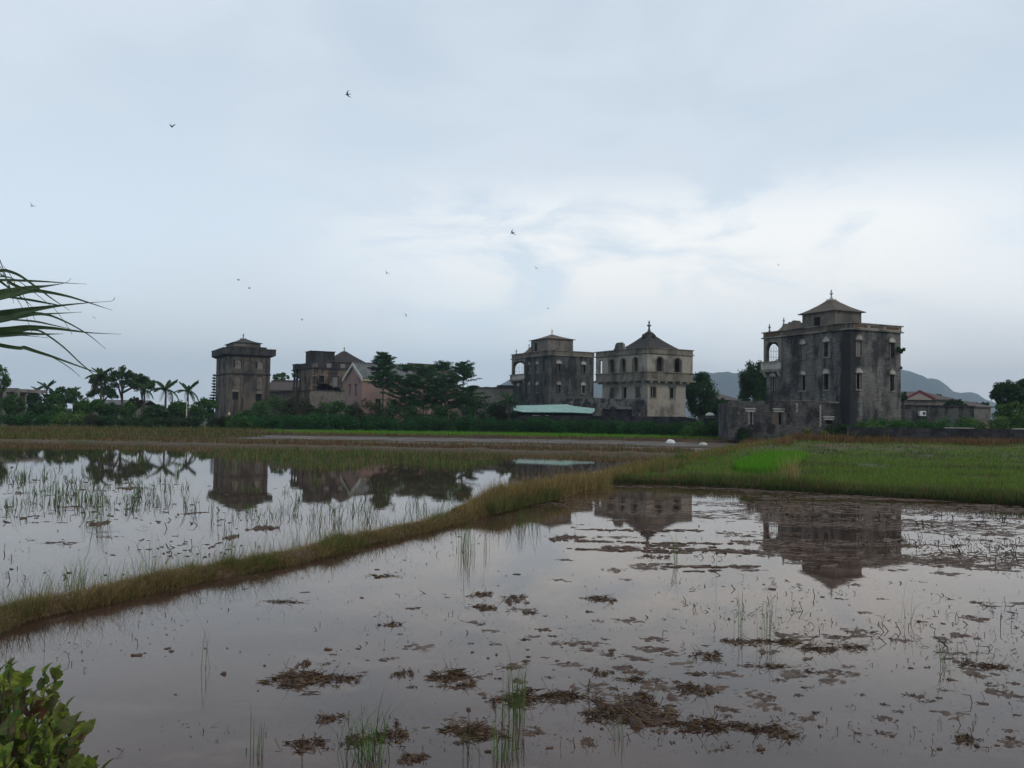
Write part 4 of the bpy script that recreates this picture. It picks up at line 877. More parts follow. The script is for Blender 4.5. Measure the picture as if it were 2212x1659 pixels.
# near bank: short tangled grass, then tall dry grass further along
x, y, s = along(QN, 50000, 3, 22, .30); z = .09 * (1 - np.abs(s) ** 2.6) - .02; k = fbm(x, y, .8, 4); hh = .35 + 1.5 * fbm(x, y, 4.0, 11) ** 2.2 * 2; gap = fbm(x, y, 2.2, 14) > .40; x, y, z, k, hh = (v[gap] for v in (x, y, z, k, hh))
q = k > .60
blades('green_bank_grass', x[q], y[q], z[q], .095 * hh[q], .7, [G1, G2, G3, Y2, Y2], 1.0, .004, .0004)
blades('dry_bank_grass', x[~q], y[~q], z[~q], .075 * hh[~q], .7, [Y1, Y2, Y3, B1, Y1, G2], 1.8, .004, .0004)
# flattened straw lying on the bank
x, y, s = along(QN, 20000, 3, 19, .30); z = .10 * (1 - np.abs(s) ** 2.6) + .02
blades('straw', x, y, z, .045, .9, [Y1, Y3, Y2, B1, B1], 6.0, .003, .0004)
x, y, s = along(QN, 15000, 18.2, 31, .32, .08); z = .15 * (1 - np.abs(s) ** 2) ; k = fbm(x, y, .6, 8)
env = .12 + (.28 * ss(y, 18.5, 21) - .16 * ss(y, 24, 29)) * (.3 + 1.3 * k)
blades('tall_dry_grass', x, y, z, env, .4, [Y1, Y2, Y3, Y1, G3, R1], .5, .005, .0005)
x, y, s = along(QN, 2500, 19, 23, .15, -.3); blades('green_bank_grass', x, y, x * 0 + .05, .24, .6, [G2, G3, Y2, B1], .8, .005, .0005)
x, y, s = along(QN, 14000, 31, 74, .7, .1); k = fbm(x, y, .4, 8)
blades('tall_dry_grass', x, y, x * 0 + .1 + .5 * ss(y, 55, 74), (.10 + .26 * k), .5, [Y1, Y2, G3, G1, R1], .5, .005, .0005)
# thin green weeds on the water side of the near bank
x, y, s = along(QN, 700, 6, 20, .12, .38); blades('water_weeds', x, y, x * 0, .3, .6, [G1, G2, G3], .6, .005, .0004)
x, y, s = along(QN, 900, 4, 20, .06, -.3); blades('bank_weeds', x, y, x * 0 + .02, .2, .7, [G2, B1, Y2, B2], 1.3, .004, .00035)
x, y, s = along(QN, 500, 5, 20, .3); blades('bank_weeds', x, y, x * 0 + .15, .26, .6, [G3, Y1, Y2, G1], .8, .003, .0003, droop=.3)
# southern bank of the right paddy
x, y, s = along(QS, 16000, 20, 40, .5, .1); z = .12 * (1 - np.abs(s) ** 2.5); k = fbm(x, y, .5, 2)
blades('dry_bank_grass', x, y, z, .1 + .22 * k, .6, [Y2, G2, G3, G1, B1], .8, .004, .0005)
x, y, s = along(QS, 6000, 20, 40, .15, -.4); blades('green_bank_grass', x, y, x * 0 + .03, .12, .6, [G2, (.03, .05, .015), B2], .9, .004, .0005)
# right paddy: young rice and weeds with gaps where water shows
RP = [(1345, 1036), (1420, 1012), (1500, 995), (1600, 972), (1660, 955), (1900, 953), (2230, 955), (2230, 1086), (1900, 1066), (1700, 1054), (1500, 1042)]
x, y, z = scat(RP, 90000); k = fbm(x, y, .35, 6); k2 = fbm(x, y, 1.2, 7); q = (z > .0) | (rng.random(len(x)) < .35); x, y, z, k, k2 = (v[q] for v in (x, y, z, k, k2))
thin = (k2 * .5 + k * .5 > .40) & ((y > Ys(x) + 3) | (k2 > .47)) ; x, y, z, k, k2 = (v[thin] for v in (x, y, z, k, k2))
q = k > .47
blades('young_rice', x[q], y[q], z[q], .11 + .08 * k2[q], .6, [(.14, .25, .035), (.11, .21, .03), (.17, .25, .05), (.18, .18, .06)], .5, .005, .0005)
q = (~q) & (k2 > .5); blades('paddy_weeds', x[q], y[q], z[q], .17, .5, [G2, G1, G3, Y2], .6, .005, .0005)
q = (k <= .47) & (k2 <= .5); blades('dry_paddy_grass', x[q], y[q], z[q], .12, .5, [Y2, G3, B1, G2], .8, .005, .0005)
# rusty dry grass in front of the field wall and the ruined outbuilding
x, y, z = scat([(1630, 944), (1700, 937), (1850, 942), (2230, 950), (2230, 968), (1900, 962), (1700, 958), (1600, 965)], 22000); k = fbm(x, y, .25, 6)
blades('rusty_dry_grass', x, y, z, .25 + .35 * k, .5, [R1, Y2, B1, B2, (.24, .13, .055)], .35, .005, .0005)
# bright nursery bed
NP = [(1583, 1016), (1600, 1004), (1640, 990), (1700, 984), (1744, 988), (1735, 1001), (1690, 1022), (1640, 1027), (1600, 1026)]
x, y, z = scat(NP, 26000)
o = blades('rice_seedling_bed', x, y, z, .34, .15, BR, .12, .005, .0005, 'raised bed of bright green rice seedlings in the right hand paddy', 'seedling bed', kind='thing', cvar=.2)
# far nursery strip
x, y, z = scat([(560, 936), (700, 935), (1000, 938), (1300, 942), (1470, 947), (1560, 950), (1560, 954), (1440, 957), (1200, 952), (900, 944), (600, 939)], 26000)
k = (y > 79.3) & (y < 101); blades('rice_seedlings', x[k], y[k], z[k], .34, .2, BR, .15, .005, .0005, cvar=.15)
# middle strips
x, y, z = scat([(-10, 925), (500, 922), (620, 934), (560, 945), (-10, 950)], 16000); k = fbm(x, y, .2, 3)
q = k > .5; blades('green_grass', x[q], y[q], z[q], .35, .5, [G2, (.05, .09, .025), Y2], .5); blades('dry_grass', x[~q], y[~q], z[~q], .3, .5, [Y2, B1, B2, G2], .5)
x, y, z = scat([(-10, 940), (600, 945), (1100, 956), (1500, 968), (1500, 985), (1330, 992), (1100, 984), (700, 972), (300, 968), (-10, 968)], 30000)
k = fbm(x * .6, y * 2.2, .16, 5); f_ = (y < Yf(x) + 8.5) | (x < -22) | (k > .62); x, y, z, k = x[f_], y[f_], z[f_], k[f_]
q = k > .5; blades('green_grass', x[q], y[q], z[q], .2, .5, [G2, B1, Y2, B2], .6); blades('dry_grass', x[~q], y[~q], z[~q], .2, .5, [B1, Y2, B2, B2], .6)
x, y, s = along(resample([(-32, 78.4), (-10, 78.3), (10, 77.8), (24, 75.8)], .2), 5000, 60, 90, .5); blades('dry_grass', x, y, x * 0 + .35, .22, .6, [B1, B2, Y2], .8)
# weeds standing in the far part of the left paddy
x, y, z = scat([(-10, 962), (400, 965), (700, 970), (1100, 978), (1110, 984), (1085, 1002), (1000, 1018), (700, 1020), (440, 995), (200, 1000), (-10, 990)], 20000)
k = fbm(x, y * 1.5, .3, 8); q = (k > .42) & (y < Yf(x) + .5) & (x < Xb(y) - .4); x, y, z, k = x[q], y[q], z[q], k[q]
q = fbm(x, y, .5, 2) > ss(x, -8, -26) * .55; x, y, z = x[q], y[q], z[q]
q = (x > -16) | (rng.random(len(x)) < .10); x, y = x[q], y[q]
blades('water_weeds', x, y, x * 0 - .01, .17, .7, [G2, G3, (.05, .085, .03), Y2], .7, .005, .0005, cvar=.4)

# sparse upright weeds in clumps across the left paddy
def clumps(poly, nc, per, rad_, hh, cols, name, lean=.6, wk=.0005, droop=.35):
    P = scat(poly, nc); X_, Y_ = P[0], P[1]; X = []; Yq = []; Hq = []
    for a, b in zip(X_, Y_):
        m_ = rng.integers(3, per); X += list(a + rng.normal(0, rad_, m_)); Yq += list(b + rng.normal(0, rad_, m_)); Hq += [hh * rng.uniform(.4, 1.2)] * m_
    X, Yq, Hq = map(np.array, (X, Yq, Hq)); return blades(name, X, Yq, X * 0 - .01, Hq, .6, cols, lean, .004, wk, droop=droop)
LP = [(0, 1000), (440, 1000), (650, 1040), (1000, 1060), (1000, 1090), (640, 1180), (450, 1110), (0, 1130)]
clumps(LP, 125, 15, .09, .36, [G2, (.04, .07, .03), G3], 'water_weeds', .8, .0006)
clumps([(0, 1030), (330, 1030), (380, 1110), (0, 1120)], 50, 14, .12, .28, [G2, (.04, .07, .03)], 'water_weeds', .9, .0006)
clumps([(480, 1090), (1010, 1080), (1060, 1095), (760, 1170), (560, 1205), (430, 1200)], 48, 9, .10, .26, [(.045, .055, .03), B2, G2], 'water_weeds', .9, .0005)

# ================================================================== mud and straw in the near paddies
def stalks(name, X, Y, L, cols, w=.006, wk=.0006, flat=.0, label=None, kind='stuff'):
    """bent broken stems: two straight pieces each"""
    n = len(X); a = rng.uniform(0, 2 * np.pi, n); b = a + rng.normal(0, .5, n) + rng.choice([0, np.pi], n, p=[.55, .45]); D = np.hypot(X, Y); Wd = np.maximum(w, D * wk) * rng.uniform(.6, 1.5, n)
    L1 = L * rng.uniform(.3, 1, n); L2 = L * rng.uniform(0, .9, n); e1 = rng.uniform(.1, 1.45, n) * (1 - flat); e2 = rng.uniform(-1.2, .5, n) * (1 - flat)
    P0 = np.stack([X, Y, X * 0 - .01], -1); P1 = P0 + np.stack([np.cos(a) * np.cos(e1), np.sin(a) * np.cos(e1), np.sin(e1)], -1) * L1[:, None]
    P2 = P1 + np.stack([np.cos(b) * np.cos(e2), np.sin(b) * np.cos(e2), np.sin(e2)], -1) * L2[:, None]; P2[:, 2] = np.maximum(P2[:, 2], .002)
    V = []
    for P, k in ((P0, 1), (P1, .9), (P2, .5)):
        for j in range(3):
            th = 2 * np.pi * j / 3; V.append(P + np.stack([np.cos(th) * Wd / 2 * k, np.sin(th) * Wd / 2 * k * .6, np.sin(th + 1) * Wd / 2 * k], -1))
    V = np.stack(V, 1).reshape(-1, 3); b_ = (np.arange(n) * 9)[:, None]
    F = np.concatenate([np.stack([b_[:, 0] + r * 3 + j, b_[:, 0] + r * 3 + (j + 1) % 3, b_[:, 0] + (r + 1) * 3 + (j + 1) % 3, b_[:, 0] + (r + 1) * 3 + j], -1) for r in (0, 1) for j in range(3)])
    cols = np.array(cols); c0 = cols[rng.integers(0, len(cols), n)] * rng.uniform(.6, 1.3, (n, 1))
    return tag(raw_mesh(name, V, F, M['blade'], cols=np.repeat(c0, 9, 0)), label, kind=kind)
m, t = material('wet_mud'); oc = OBJC(t); a = NOISE(t, oc, 14, 7, .75)
a5 = NOISE(t, oc, 45, 5, .8); c = MIX(t, RNG(t, a, .3, .7), (.035, .021, .015), (.15, .092, .062)); c = MIX(t, RNG(t, a5, .5, .68, 0, .75), c, (.02, .013, .01)); c = MIX(t, RNG(t, NOISE(t, oc, 3, 4), .5, .65, 0, .5), c, (.17, .125, .085))
finish(t, c, RNG(t, a, .3, .6, .45, .85), a, 1.0, .02, .5); MUD = m
def clods(name, X, Y, wx, wy, h, mat=None):
    """many small lumps of mud: squashed uneven domes"""
    n = len(X); k = 7; V = np.zeros((n, 2 * k + 1, 3)); th = np.arange(k) * 2 * np.pi / k
    r1 = rng.uniform(.6, 1.3, (n, k)); r2 = rng.uniform(.35, .8, (n, k)); ro = rng.normal(0, .35, n)
    for j in range(k):
        for q, (r, hz_) in enumerate(((r1, -.03), (r2, None))):
            px = r[:, j] * np.cos(th[j]) * wx / 2; py = r[:, j] * np.sin(th[j]) * wy / 2
            V[:, q * k + j, 0] = X + px * np.cos(ro) - py * np.sin(ro); V[:, q * k + j, 1] = Y + px * np.sin(ro) + py * np.cos(ro); V[:, q * k + j, 2] = -.03 if q == 0 else h * rng.uniform(.3, 1, n)
    V[:, 2 * k, 0] = X; V[:, 2 * k, 1] = Y; V[:, 2 * k, 2] = h * rng.uniform(.7, 1.3, n)
    b = np.arange(n) * (2 * k + 1)
    F = [list(f) for j in range(k) for f in zip(b + j, b + (j + 1) % k, b + k + (j + 1) % k, b + k + j)] + [list(f) for j in range(k) for f in zip(b + k + j, b + k + (j + 1) % k, b + 2 * k)]
    return tag(raw_mesh(name, V.reshape(-1, 3), F, mat or MUD), kind='stuff')
def px_d(X, Y): return np.hypot(X, Y)
# dense plough crests in front of the southern bank, thinning to the camera
def field(poly, n, seed=1, thr=.5, sx=.5, sy=2.0):
    x, y, _ = scat(poly, n); k = fbm(x * sx, y * sy, .5, seed); q = k > thr; return x[q], y[q]
x, y = field([(1150, 1100), (1330, 1048), (1500, 1050), (1700, 1062), (2220, 1090), (2220, 1250), (1640, 1215), (1500, 1130), (1300, 1120)], 6500, 3, .53, .5, 3.0)
D = px_d(x, y); clods('mud_clods', x, y, D * .008 * rng.uniform(.4, 2.6, len(x)), D * .003 * rng.uniform(.6, 1.4, len(x)), .003 + .006 * rng.random(len(x)) ** 2)
x, y = field([(1640, 1062), (2220, 1092), (2220, 1240), (1640, 1215)], 2800, 7, .52, .5, 3.5)
D = px_d(x, y); clods('mud_clods', x, y, D * .011 * rng.uniform(.5, 2.6, len(x)), D * .004 * rng.uniform(.6, 1.4, len(x)), .003 + .007 * rng.random(len(x)) ** 2)
x, y = field([(1180, 1150), (1500, 1150), (1700, 1230), (1500, 1250), (1200, 1210)], 1500, 5, .57, .35, 4.0)
D = px_d(x, y); clods('mud_clods', x, y, D * .013 * rng.uniform(.4, 1.8, len(x)), D * .006 * rng.uniform(.5, 1.2, len(x)), .008 + .014 * rng.random(len(x)))
x, y = field([(650, 1190), (1150, 1105), (1640, 1215), (2220, 1240), (2220, 1659), (200, 1659), (60, 1420)], 900, 6, .52, .9, 2.2)
D = px_d(x, y); pw_ = .2 + 1.8 * rng.random(len(x)) ** 4; clods('mud_clods', x, y, D * .005 * pw_ * rng.uniform(.6, 2.2, len(x)), D * .0045 * pw_, .003 + .010 * rng.random(len(x)) * pw_)
x, y = field([(0, 1040), (600, 1060), (560, 1190), (300, 1260), (0, 1250)], 420, 4, .45)
D = px_d(x, y); clods('mud_clods', x, y, D * .006 * rng.uniform(.3, 1.8, len(x)), D * .004 * rng.uniform(.4, 1.2, len(x)), .005 + .015 * rng.random(len(x)))
DK = [(.03, .024, .018), (.05, .038, .026), (.02, .018, .016), (.035, .04, .02)]
x, y = field([(650, 1190), (1150, 1100), (1330, 1056), (2220, 1095), (2220, 1659), (200, 1659), (60, 1420)], 2400, 2, .48, .6, 1.0)
stalks('straw_debris', x, y, .02 + .07 * rng.random(len(x)) ** 3, DK, .004, .0006)
x, y = field([(1480, 1180), (2220, 1180), (2220, 1480), (1700, 1400), (1400, 1300)], 800, 8, .48, .6, 1.0)
stalks('straw_debris', x, y, .03 + .12 * rng.random(len(x)) ** 2, DK, .004, .0006)
x, y = field([(0, 1010), (700, 1040), (900, 1100), (560, 1200), (300, 1260), (0, 1290)], 420, 9, .45, .8, 1.0)
stalks('straw_debris', x, y, .04 + .2 * rng.random(len(x)) ** 2, [(.05, .07, .03), (.03, .03, .02)], .005, .0006)
x, y = field([(1640, 1080), (2220, 1100), (2220, 1230), (1640, 1180)], 700, 12, .45); stalks('straw_debris', x, y, .05 + .12 * rng.random(len(x)), DK, .006, .0007)

# single mud heaps with straw on them: (u, y, width px, height px, label)
STRAW = [(.08, .045, .03), (.17, .105, .062), (.28, .2, .12), (.045, .028, .019)]
def mud_heap(u, y, wpx, dpx, h, label, nst=60, green=0, wide=1.0):
    p = gnd(u, y); D = p.y; sx = wpx / FPX * D / 2; sy = max(.05, (gnd(u, y - dpx / 2).y - gnd(u, y + dpx / 2).y) / 2)
    root = empty('mud_heap', (p.x, p.y, 0), 0, label=label, cat='mud heap', group='heaps of mud and straw in the flooded paddy')
    n_ = 44; V = []; F = []; sd_ = rng.uniform(0, 90); sk = rng.uniform(-.35, .35)
    def hf(a_, b_):
        w1 = mn.fractal(Vector((a_ * 1.3 + sd_, b_ * 1.6, 1)), 1, 2, 3) * .9; w2 = mn.fractal(Vector((a_ * 1.3, b_ * 1.6 + sd_, 4)), 1, 2, 3) * .9
        a2, b2 = a_ + w1, b_ + w2 + sk * a_; r_ = math.hypot(a2 * .95, b2 * 1.15)
        return h * (.6 - r_ ** 1.5 * .95 + .95 * mn.fractal(Vector((a_ * 3.2 + sd_, b_ * 2.4, 3)), .85, 2, 6)) + .010 * mn.noise(Vector((a_ * 14 + sd_, b_ * 9, 7))) - .008
    for i in range(n_ + 1):
        for j in range(n_ + 1):
            a_, b_ = -1.6 + 3.2 * i / n_, -1.6 + 3.2 * j / n_; V.append((a_ * sx, b_ * sy, max(-.08, hf(a_, b_))))
    F = [(i * (n_ + 1) + j, (i + 1) * (n_ + 1) + j, (i + 1) * (n_ + 1) + j + 1, i * (n_ + 1) + j + 1) for i in range(n_) for j in range(n_)]
    raw_mesh('mud', V, F, MUD, root, smooth=True)
    if nst:
        P = []
        nst = int(nst * .8)
        for _ in range(nst * 8):
            a_, b_ = rng.uniform(-1.4, 1.4, 2); q = hf(a_, b_)
            if q > -.006: P.append((a_ * sx, b_ * sy, max(q, .0) + .005))
            if len(P) >= nst * 1.3: break
        P = np.array(P if P else [(0, 0, .01)]); n = len(P)
        a = rng.normal(0, .8, n) + rng.choice([0, np.pi], n); L = np.minimum(sx * .8, .16) * (.15 + .85 * rng.random(n) ** 2); el = np.where(rng.random(n) < .12, rng.uniform(.3, 1.2, n), rng.normal(.03, .14, n)); d_ = np.stack([np.cos(a) * np.cos(el), np.sin(a) * np.cos(el), np.sin(el)], -1) * L[:, None]
        P = P - d_ * .5 * (el < .3)[:, None]; Q_ = P + d_; s_ = np.stack([-np.sin(a), np.cos(a), a * 0], -1) * .0022 * rng.uniform(.6, 1.6, (n, 1)) * max(1, D / 9); up_ = np.array([0, 0, .004])
        V = np.stack([P - s_, P + s_, P + up_, Q_ - s_, Q_ + s_, Q_ + up_], 1).reshape(-1, 3); b = np.arange(n) * 6
        F = np.concatenate([np.stack([b + i, b + (i + 1) % 3, b + 3 + (i + 1) % 3, b + 3 + i], -1) for i in range(3)])
        c_ = np.array(STRAW)[rng.integers(0, 4, n)] * rng.uniform(.6, 1.1, (n, 1))
        st_ = raw_mesh('straw', V, F, M['blade'], root, cols=np.repeat(c_, 6, 0)); st_['kind'] = 'stuff'
    return root
HEAPS = [
    (657, 1470, 150, 40, .05, 'wide straw covered mud heap alone in the water at the lower left', 260),
    (742, 1469, 70, 16, .03, 'thin dark tail of mud trailing right of the wide lower left heap', 60),
    (656, 1436, 26, 18, .05, 'small pointed clod just above the wide lower left heap', 8),
    (1385, 1532, 165, 66, .07, 'largest mud and straw heap with green moss, right of the tall rice tuft', 320),
    (1310, 1545, 95, 36, .035, 'dark ragged heap touching the left of the largest mossy heap', 120),
    (1125, 1512, 130, 40, .035, 'mud and straw around the foot of the tall rice tuft', 160),
    (1215, 1505, 110, 26, .03, 'low streak of straw joining the tall tuft and the mossy heap', 110),
    (1020, 1585, 130, 36, .035, 'flat pale mud bar near the bottom, left of the tall rice tuft', 150),
    (855, 1585, 70, 40, .05, 'wedge shaped straw clod beside the bottom grass tuft', 110),
    (665, 1612, 95, 34, .03, 'pale drowned mud patch at the bottom left of the grass tuft', 60),
    (770, 1600, 60, 26, .035, 'small heap of straw just left of the bottom grass tuft', 70),
    (890, 1640, 80, 24, .03, 'mud bar on the bottom edge right of the grass tuft', 50),
    (870, 1455, 44, 18, .03, 'small knot of straw at mid bottom, left of the long straw raft', 50),
    (975, 1462, 95, 26, .035, 'long raft of straw and mud between the knot and the tuft', 150),
    (1010, 1480, 60, 14, .025, 'tail end of the long straw raft', 50),
    (715, 1552, 70, 20, .025, 'curved mud strip above the bottom grass tuft', 40),
    (845, 1350, 52, 12, .025, 'lone narrow heap in the middle left water', 50),
    (1045, 1313, 60, 14, .03, 'rounded straw heap nearest the centre', 70),
    (1040, 1285, 50, 10, .03, 'flat heap just above the rounded central one', 50),
    (1110, 1296, 56, 20, .04, 'rough double lump right of the centre heaps', 60),
    (1300, 1295, 66, 14, .04, 'straw topped heap under the reflection of the cream villa', 80),
    (1140, 1325, 34, 8, .02, 'small flat clod below the double lump', 30),
    (610, 1300, 70, 10, .015, 'scatter of stems just off the near bank at left', 60),
    (825, 1245, 70, 9, .015, 'thin raft of stems near the bank at centre left', 60),
    (1300, 1455, 46, 14, .02, 'little tangle above the mossy heap', 50),
    (1365, 1470, 60, 14, .02, 'flat drowned straw patch above the mossy heap', 50),
    (1500, 1490, 70, 30, .04, 'looping tangle of dark stems right of the mossy heap', 90),
    (1520, 1568, 130, 26, .03, 'long mud bar at the lower right', 140),
    (1600, 1572, 60, 20, .03, 'right end of the long lower right mud bar', 50),
    (1660, 1578, 66, 22, .045, 'dark curled heap right of the long lower bar', 80),
    (1700, 1592, 60, 16, .02, 'spiky tail of the dark curled heap', 40),
    (2085, 1598, 70, 16, .03, 'small heap near the lower right corner', 50),
    (1530, 1418, 70, 22, .03, 'slanting ridge of mud left of the tall stalks', 60),
    (1690, 1388, 130, 12, .03, 'long dark ridge at the foot of the tall stalks', 120),
    (1590, 1388, 60, 14, .025, 'short ridge joined to the long dark one', 40),
    (1770, 1404, 110, 14, .025, 'pale slanted ridge right of the tall stalks', 60),
    (1660, 1440, 130, 10, .018, 'faint drowned ridge below the tall stalks', 50),
    (1750, 1452, 60, 9, .02, 'rounded brown bar in the right hand water', 20),
    (1840, 1398, 70, 12, .03, 'short mud ridge furthest right of the tall stalks', 50),
    (2130, 1440, 110, 14, .025, 'long ridge reaching the right edge', 90),
    (2040, 1212, 90, 12, .04, 'broad brown lump right of the villa reflection', 40),
    (1960, 1208, 70, 12, .04, 'smaller brown lump right of the villa reflection', 30),
    (1960, 1180, 60, 8, .035, 'low clod at the right edge of the reflected villa', 20),
    (1230, 1162, 110, 10, .04, 'brown ridge in front of the reflected cream villa', 60),
    (1330, 1183, 90, 8, .03, 'second ridge below the reflected cream villa', 40),
    (1440, 1180, 130, 9, .03, 'long ridge between the two reflections', 60),
    (1410, 1203, 70, 9, .03, 'dark ridge lower between the two reflections', 40),
    (500, 1161, 26, 9, .06, 'round brown clod in the left paddy by the bank', 10),
    (565, 1142, 80, 9, .05, 'row of brown clods in the left paddy behind the bank', 30),
    (215, 1132, 26, 10, .07, 'dark clod among green stems in the left paddy', 10),
    (275, 1055, 50, 6, .05, 'far dark clod in the left paddy', 10),
    (405, 1110, 26, 5, .04, 'small dark lens shaped clod in the left paddy', 4),
]
for h_ in HEAPS: mud_heap(*h_)

def mud_patches(X, Y, W_, H_, hgt):
    """thin ragged crests of drowned mud, all one spread"""
    V = []; F = []; k = 15
    for x, y, w, d, h in zip(X, Y, W_, H_, hgt):
        s_ = rng.uniform(0, 99); b = len(V); rot = rng.normal(0, .25)
        for i in range(k):
            for j in range(k):
                a_, c_ = -1.3 + 2.6 * i / (k - 1), -1.3 + 2.6 * j / (k - 1); r_ = math.hypot(a_, c_)
                z = h * (.35 - r_ ** 1.5 * .75 + 1.3 * mn.fractal(Vector((a_ * 2.1 + s_, c_ * 2.1, 1)), .8, 2, 4)); V.append((x + (a_ * w - c_ * d * rot), y + (c_ * d + a_ * w * rot), max(z, -.05)))
        F += [(b + i * k + j, b + (i + 1) * k + j, b + (i + 1) * k + j + 1, b + i * k + j + 1) for i in range(k - 1) for j in range(k - 1)]
    return tag(raw_mesh('mud_patches', V, F, MUD, smooth=True), kind='stuff')
for poly, n_, sd_, wk_ in (([(900, 1290), (1500, 1240), (2220, 1250), (2220, 1659), (500, 1659), (560, 1500)], 200, 31, .016), ([(1200, 1130), (2220, 1130), (2220, 1260), (1200, 1250)], 110, 33, .016), ([(1280, 1400), (1900, 1380), (1750, 1640), (900, 1640), (880, 1500)], 95, 35, .022), ([(0, 1050), (700, 1080), (500, 1180), (0, 1200)], 40, 37, .012)):
    x, y = field(poly, n_, sd_, .44); D = px_d(x, y); w_ = D * wk_ * (.25 + 1.1 * rng.random(len(x)) ** 2.2); mud_patches(x, y, w_, w_ * rng.uniform(.5, .9, len(x)) , .006 + .012 * rng.random(len(x)))
    q = rng.integers(0, len(x), len(x) * 5); stalks('straw_debris', x[q] + rng.normal(0, .5, len(q)) * w_[q], y[q] + rng.normal(0, .4, len(q)) * w_[q], .02 + .06 * rng.random(len(q)) ** 2, DK + [(.09, .055, .035)], .004, .0005, .5)
# single green tufts: (u, y, blades, height m, spread m, label)
def tuft(u, y, n, h, sp, label, cols=(G1, G2, G3), lean=.5, w=.005, cat='grass tuft', z=0.0, name='grass_tuft', wk=.0004):
    p = gnd(u, y, z); X = rng.normal(0, sp, n); Yq = rng.normal(0, sp, n); D = p.y
    o = blades(name, X, Yq, X * 0 - .01, h, .45, list(cols), lean, max(w, D * wk), 0, label, cat, kind=None, droop=.2, group='tufts of grass and rice')
    o.location = (p.x, p.y, z); return o
TF = [
    (1113, 1555, 46, .42, .035, 'tallest green rice tuft standing in front of the centre of the near paddy', .22),
    (1085, 1640, 30, .32, .05, 'green blades on the bottom edge below the tallest rice tuft', .3),
    (790, 1640, 70, .34, .07, 'spreading green grass tuft on the bottom edge left of centre', .6),
    (1330, 1595, 12, .2, .02, 'small green sprout below the mossy mud heap', .4),
    (1590, 1605, 1, .38, .01, 'single tall blade rising at the lower right', .08),
    (555, 1630, 9, .3, .02, 'pair of thin blades at the bottom left', .3),
    (1005, 1640, 9, .25, .03, 'few thin blades left of the bottom edge blades', .3),
    (1655, 1375, 22, .45, .05, 'clump of tall dark stalks in the right hand water', .35),
    (1597, 1360, 8, .38, .03, 'thin pair of stalks left of the tall dark clump', .15),
    (1000, 1190, 26, .5, .05, 'upright green rice tuft furthest left in the mid water', .25),
    (1018, 1195, 22, .45, .05, 'green rice tuft beside the upright one in the mid water', .35),
    (1050, 1188, 8, .4, .04, 'thin dark stems right of the paired rice tufts', .2),
    (1130, 1140, 40, .45, .12, 'green tuft in front of the bank corner', .35),
    (1155, 1140, 10, .4, .06, 'sparse stems right of the bank corner tuft', .4),
    (445, 1445, 8, .4, .03, 'lone bent stem over the lower left water', .3),
    (215, 1128, 40, .55, .1, 'bushy green tuft in the left paddy above a dark clod', .4),
    (465, 1115, 12, .55, .06, 'thin green stems below the reflected left tower', .3),
    (110, 1070, 40, .6, .25, 'patch of green stems at the far left of the left paddy', .5),
    (1460, 1215, 8, .5, .03, 'fine stalks on the ridge between the reflections', .3),
    (1545, 1270, 1, .4, .01, 'one hair thin stem in the middle of the right water', .2),
    (2045, 1440, 10, .3, .05, 'dark looped stems on the ridge at the right edge', .8),
    (1960, 1345, 8, .35, .05, 'sparse stems in the far right water', .6),
    (1175, 1480, 1, .3, .01, 'single leaning stem right of the tallest tuft', .4),
]
for u, y, n_, h, sp, lb, ln in TF: tuft(u, y, n_, h, sp, lb, lean=ln)
tuft(1708, 1048, 160, .95, .16, 'pale dry grass plume leaning over the southern bank', (Y1, Y3, (.4, .33, .15)), .55, .012, z=.08)
tuft(1432, 1022, 140, .75, .16, 'yellow green tussock on the bank left of the seedling bed', (G3, Y1, (.16, .2, .06)), .5, .012, z=.1)
tuft(1470, 1000, 120, .6, .18, 'dark green tussock where the banks meet', (G1, G2), .5, .012, z=.1)
tuft(1300, 1060, 90, .4, .16, 'ochre tussock at the near end of the southern bank', (Y1, Y2, G3), .6, .012, z=.05)
tuft(1560, 1045, 90, .5, .16, 'tan and green tuft beside the small puddle', (Y1, G3, G1), .6, .012, z=.05)
# grass along the near left end of the bank, arching stems
for u, y, n_, h, lb in ((160, 1270, 60, .38, 'arching green grass on the bank at far left'), (325, 1228, 24, .45, 'tall thin seed stems on the bank above the first third'), (500, 1205, 40, .3, 'yellow green grass crest on the middle of the bank'), (30, 1320, 40, .3, 'grass at the left end of the bank')):
    tuft(u, y, n_, h, .12, lb, (G1, G3, Y2), .9, .004, z=.12)
# ================================================================== trees, shrubs, palms
def leaves(cen, rad_, n, size, cols, up_=.3, cvar=.35, flat=1.0):
    """leaf sized quads on the outside of many small lumps"""
    cen = np.asarray(cen, float); rad_ = np.asarray(rad_, float); wt = rad_ ** 2; i = rng.choice(len(cen), n, p=wt / wt.sum())
    d = rng.normal(0, 1, (n, 3)); d[:, 2] += up_; d /= np.linalg.norm(d, axis=1)[:, None]
    P = cen[i] + d * rad_[i][:, None] * rng.uniform(.4, 1.25, (n, 1)) * np.array([1, 1, flat])
    nn = d + rng.normal(0, .7, (n, 3)); nn /= np.linalg.norm(nn, axis=1)[:, None]
    t1 = np.cross(nn, rng.normal(0, 1, (n, 3))); t1 /= np.linalg.norm(t1, axis=1)[:, None] + 1e-9; t2 = np.cross(nn, t1)
    s = size * rng.uniform(.6, 1.4, (n, 1)); V = np.stack([P - t1 * s, P - t2 * s * .5, P + t1 * s, P + t2 * s * .5], 1).reshape(-1, 3)
    F = np.arange(n * 4).reshape(-1, 4); cols = np.array(cols); lump = rng.uniform(.75, 1.25, (len(cen), 1))
    ck = rng.integers(0, len(cols), len(cen)); c = cols[np.where(rng.random(n) < .6, ck[i], rng.integers(0, len(cols), n))] * lump[i] * (1 + cvar * rng.uniform(-1, 1, (n, 1)))
    return V, F, np.repeat(np.clip(c, 0, 1), 4, 0)
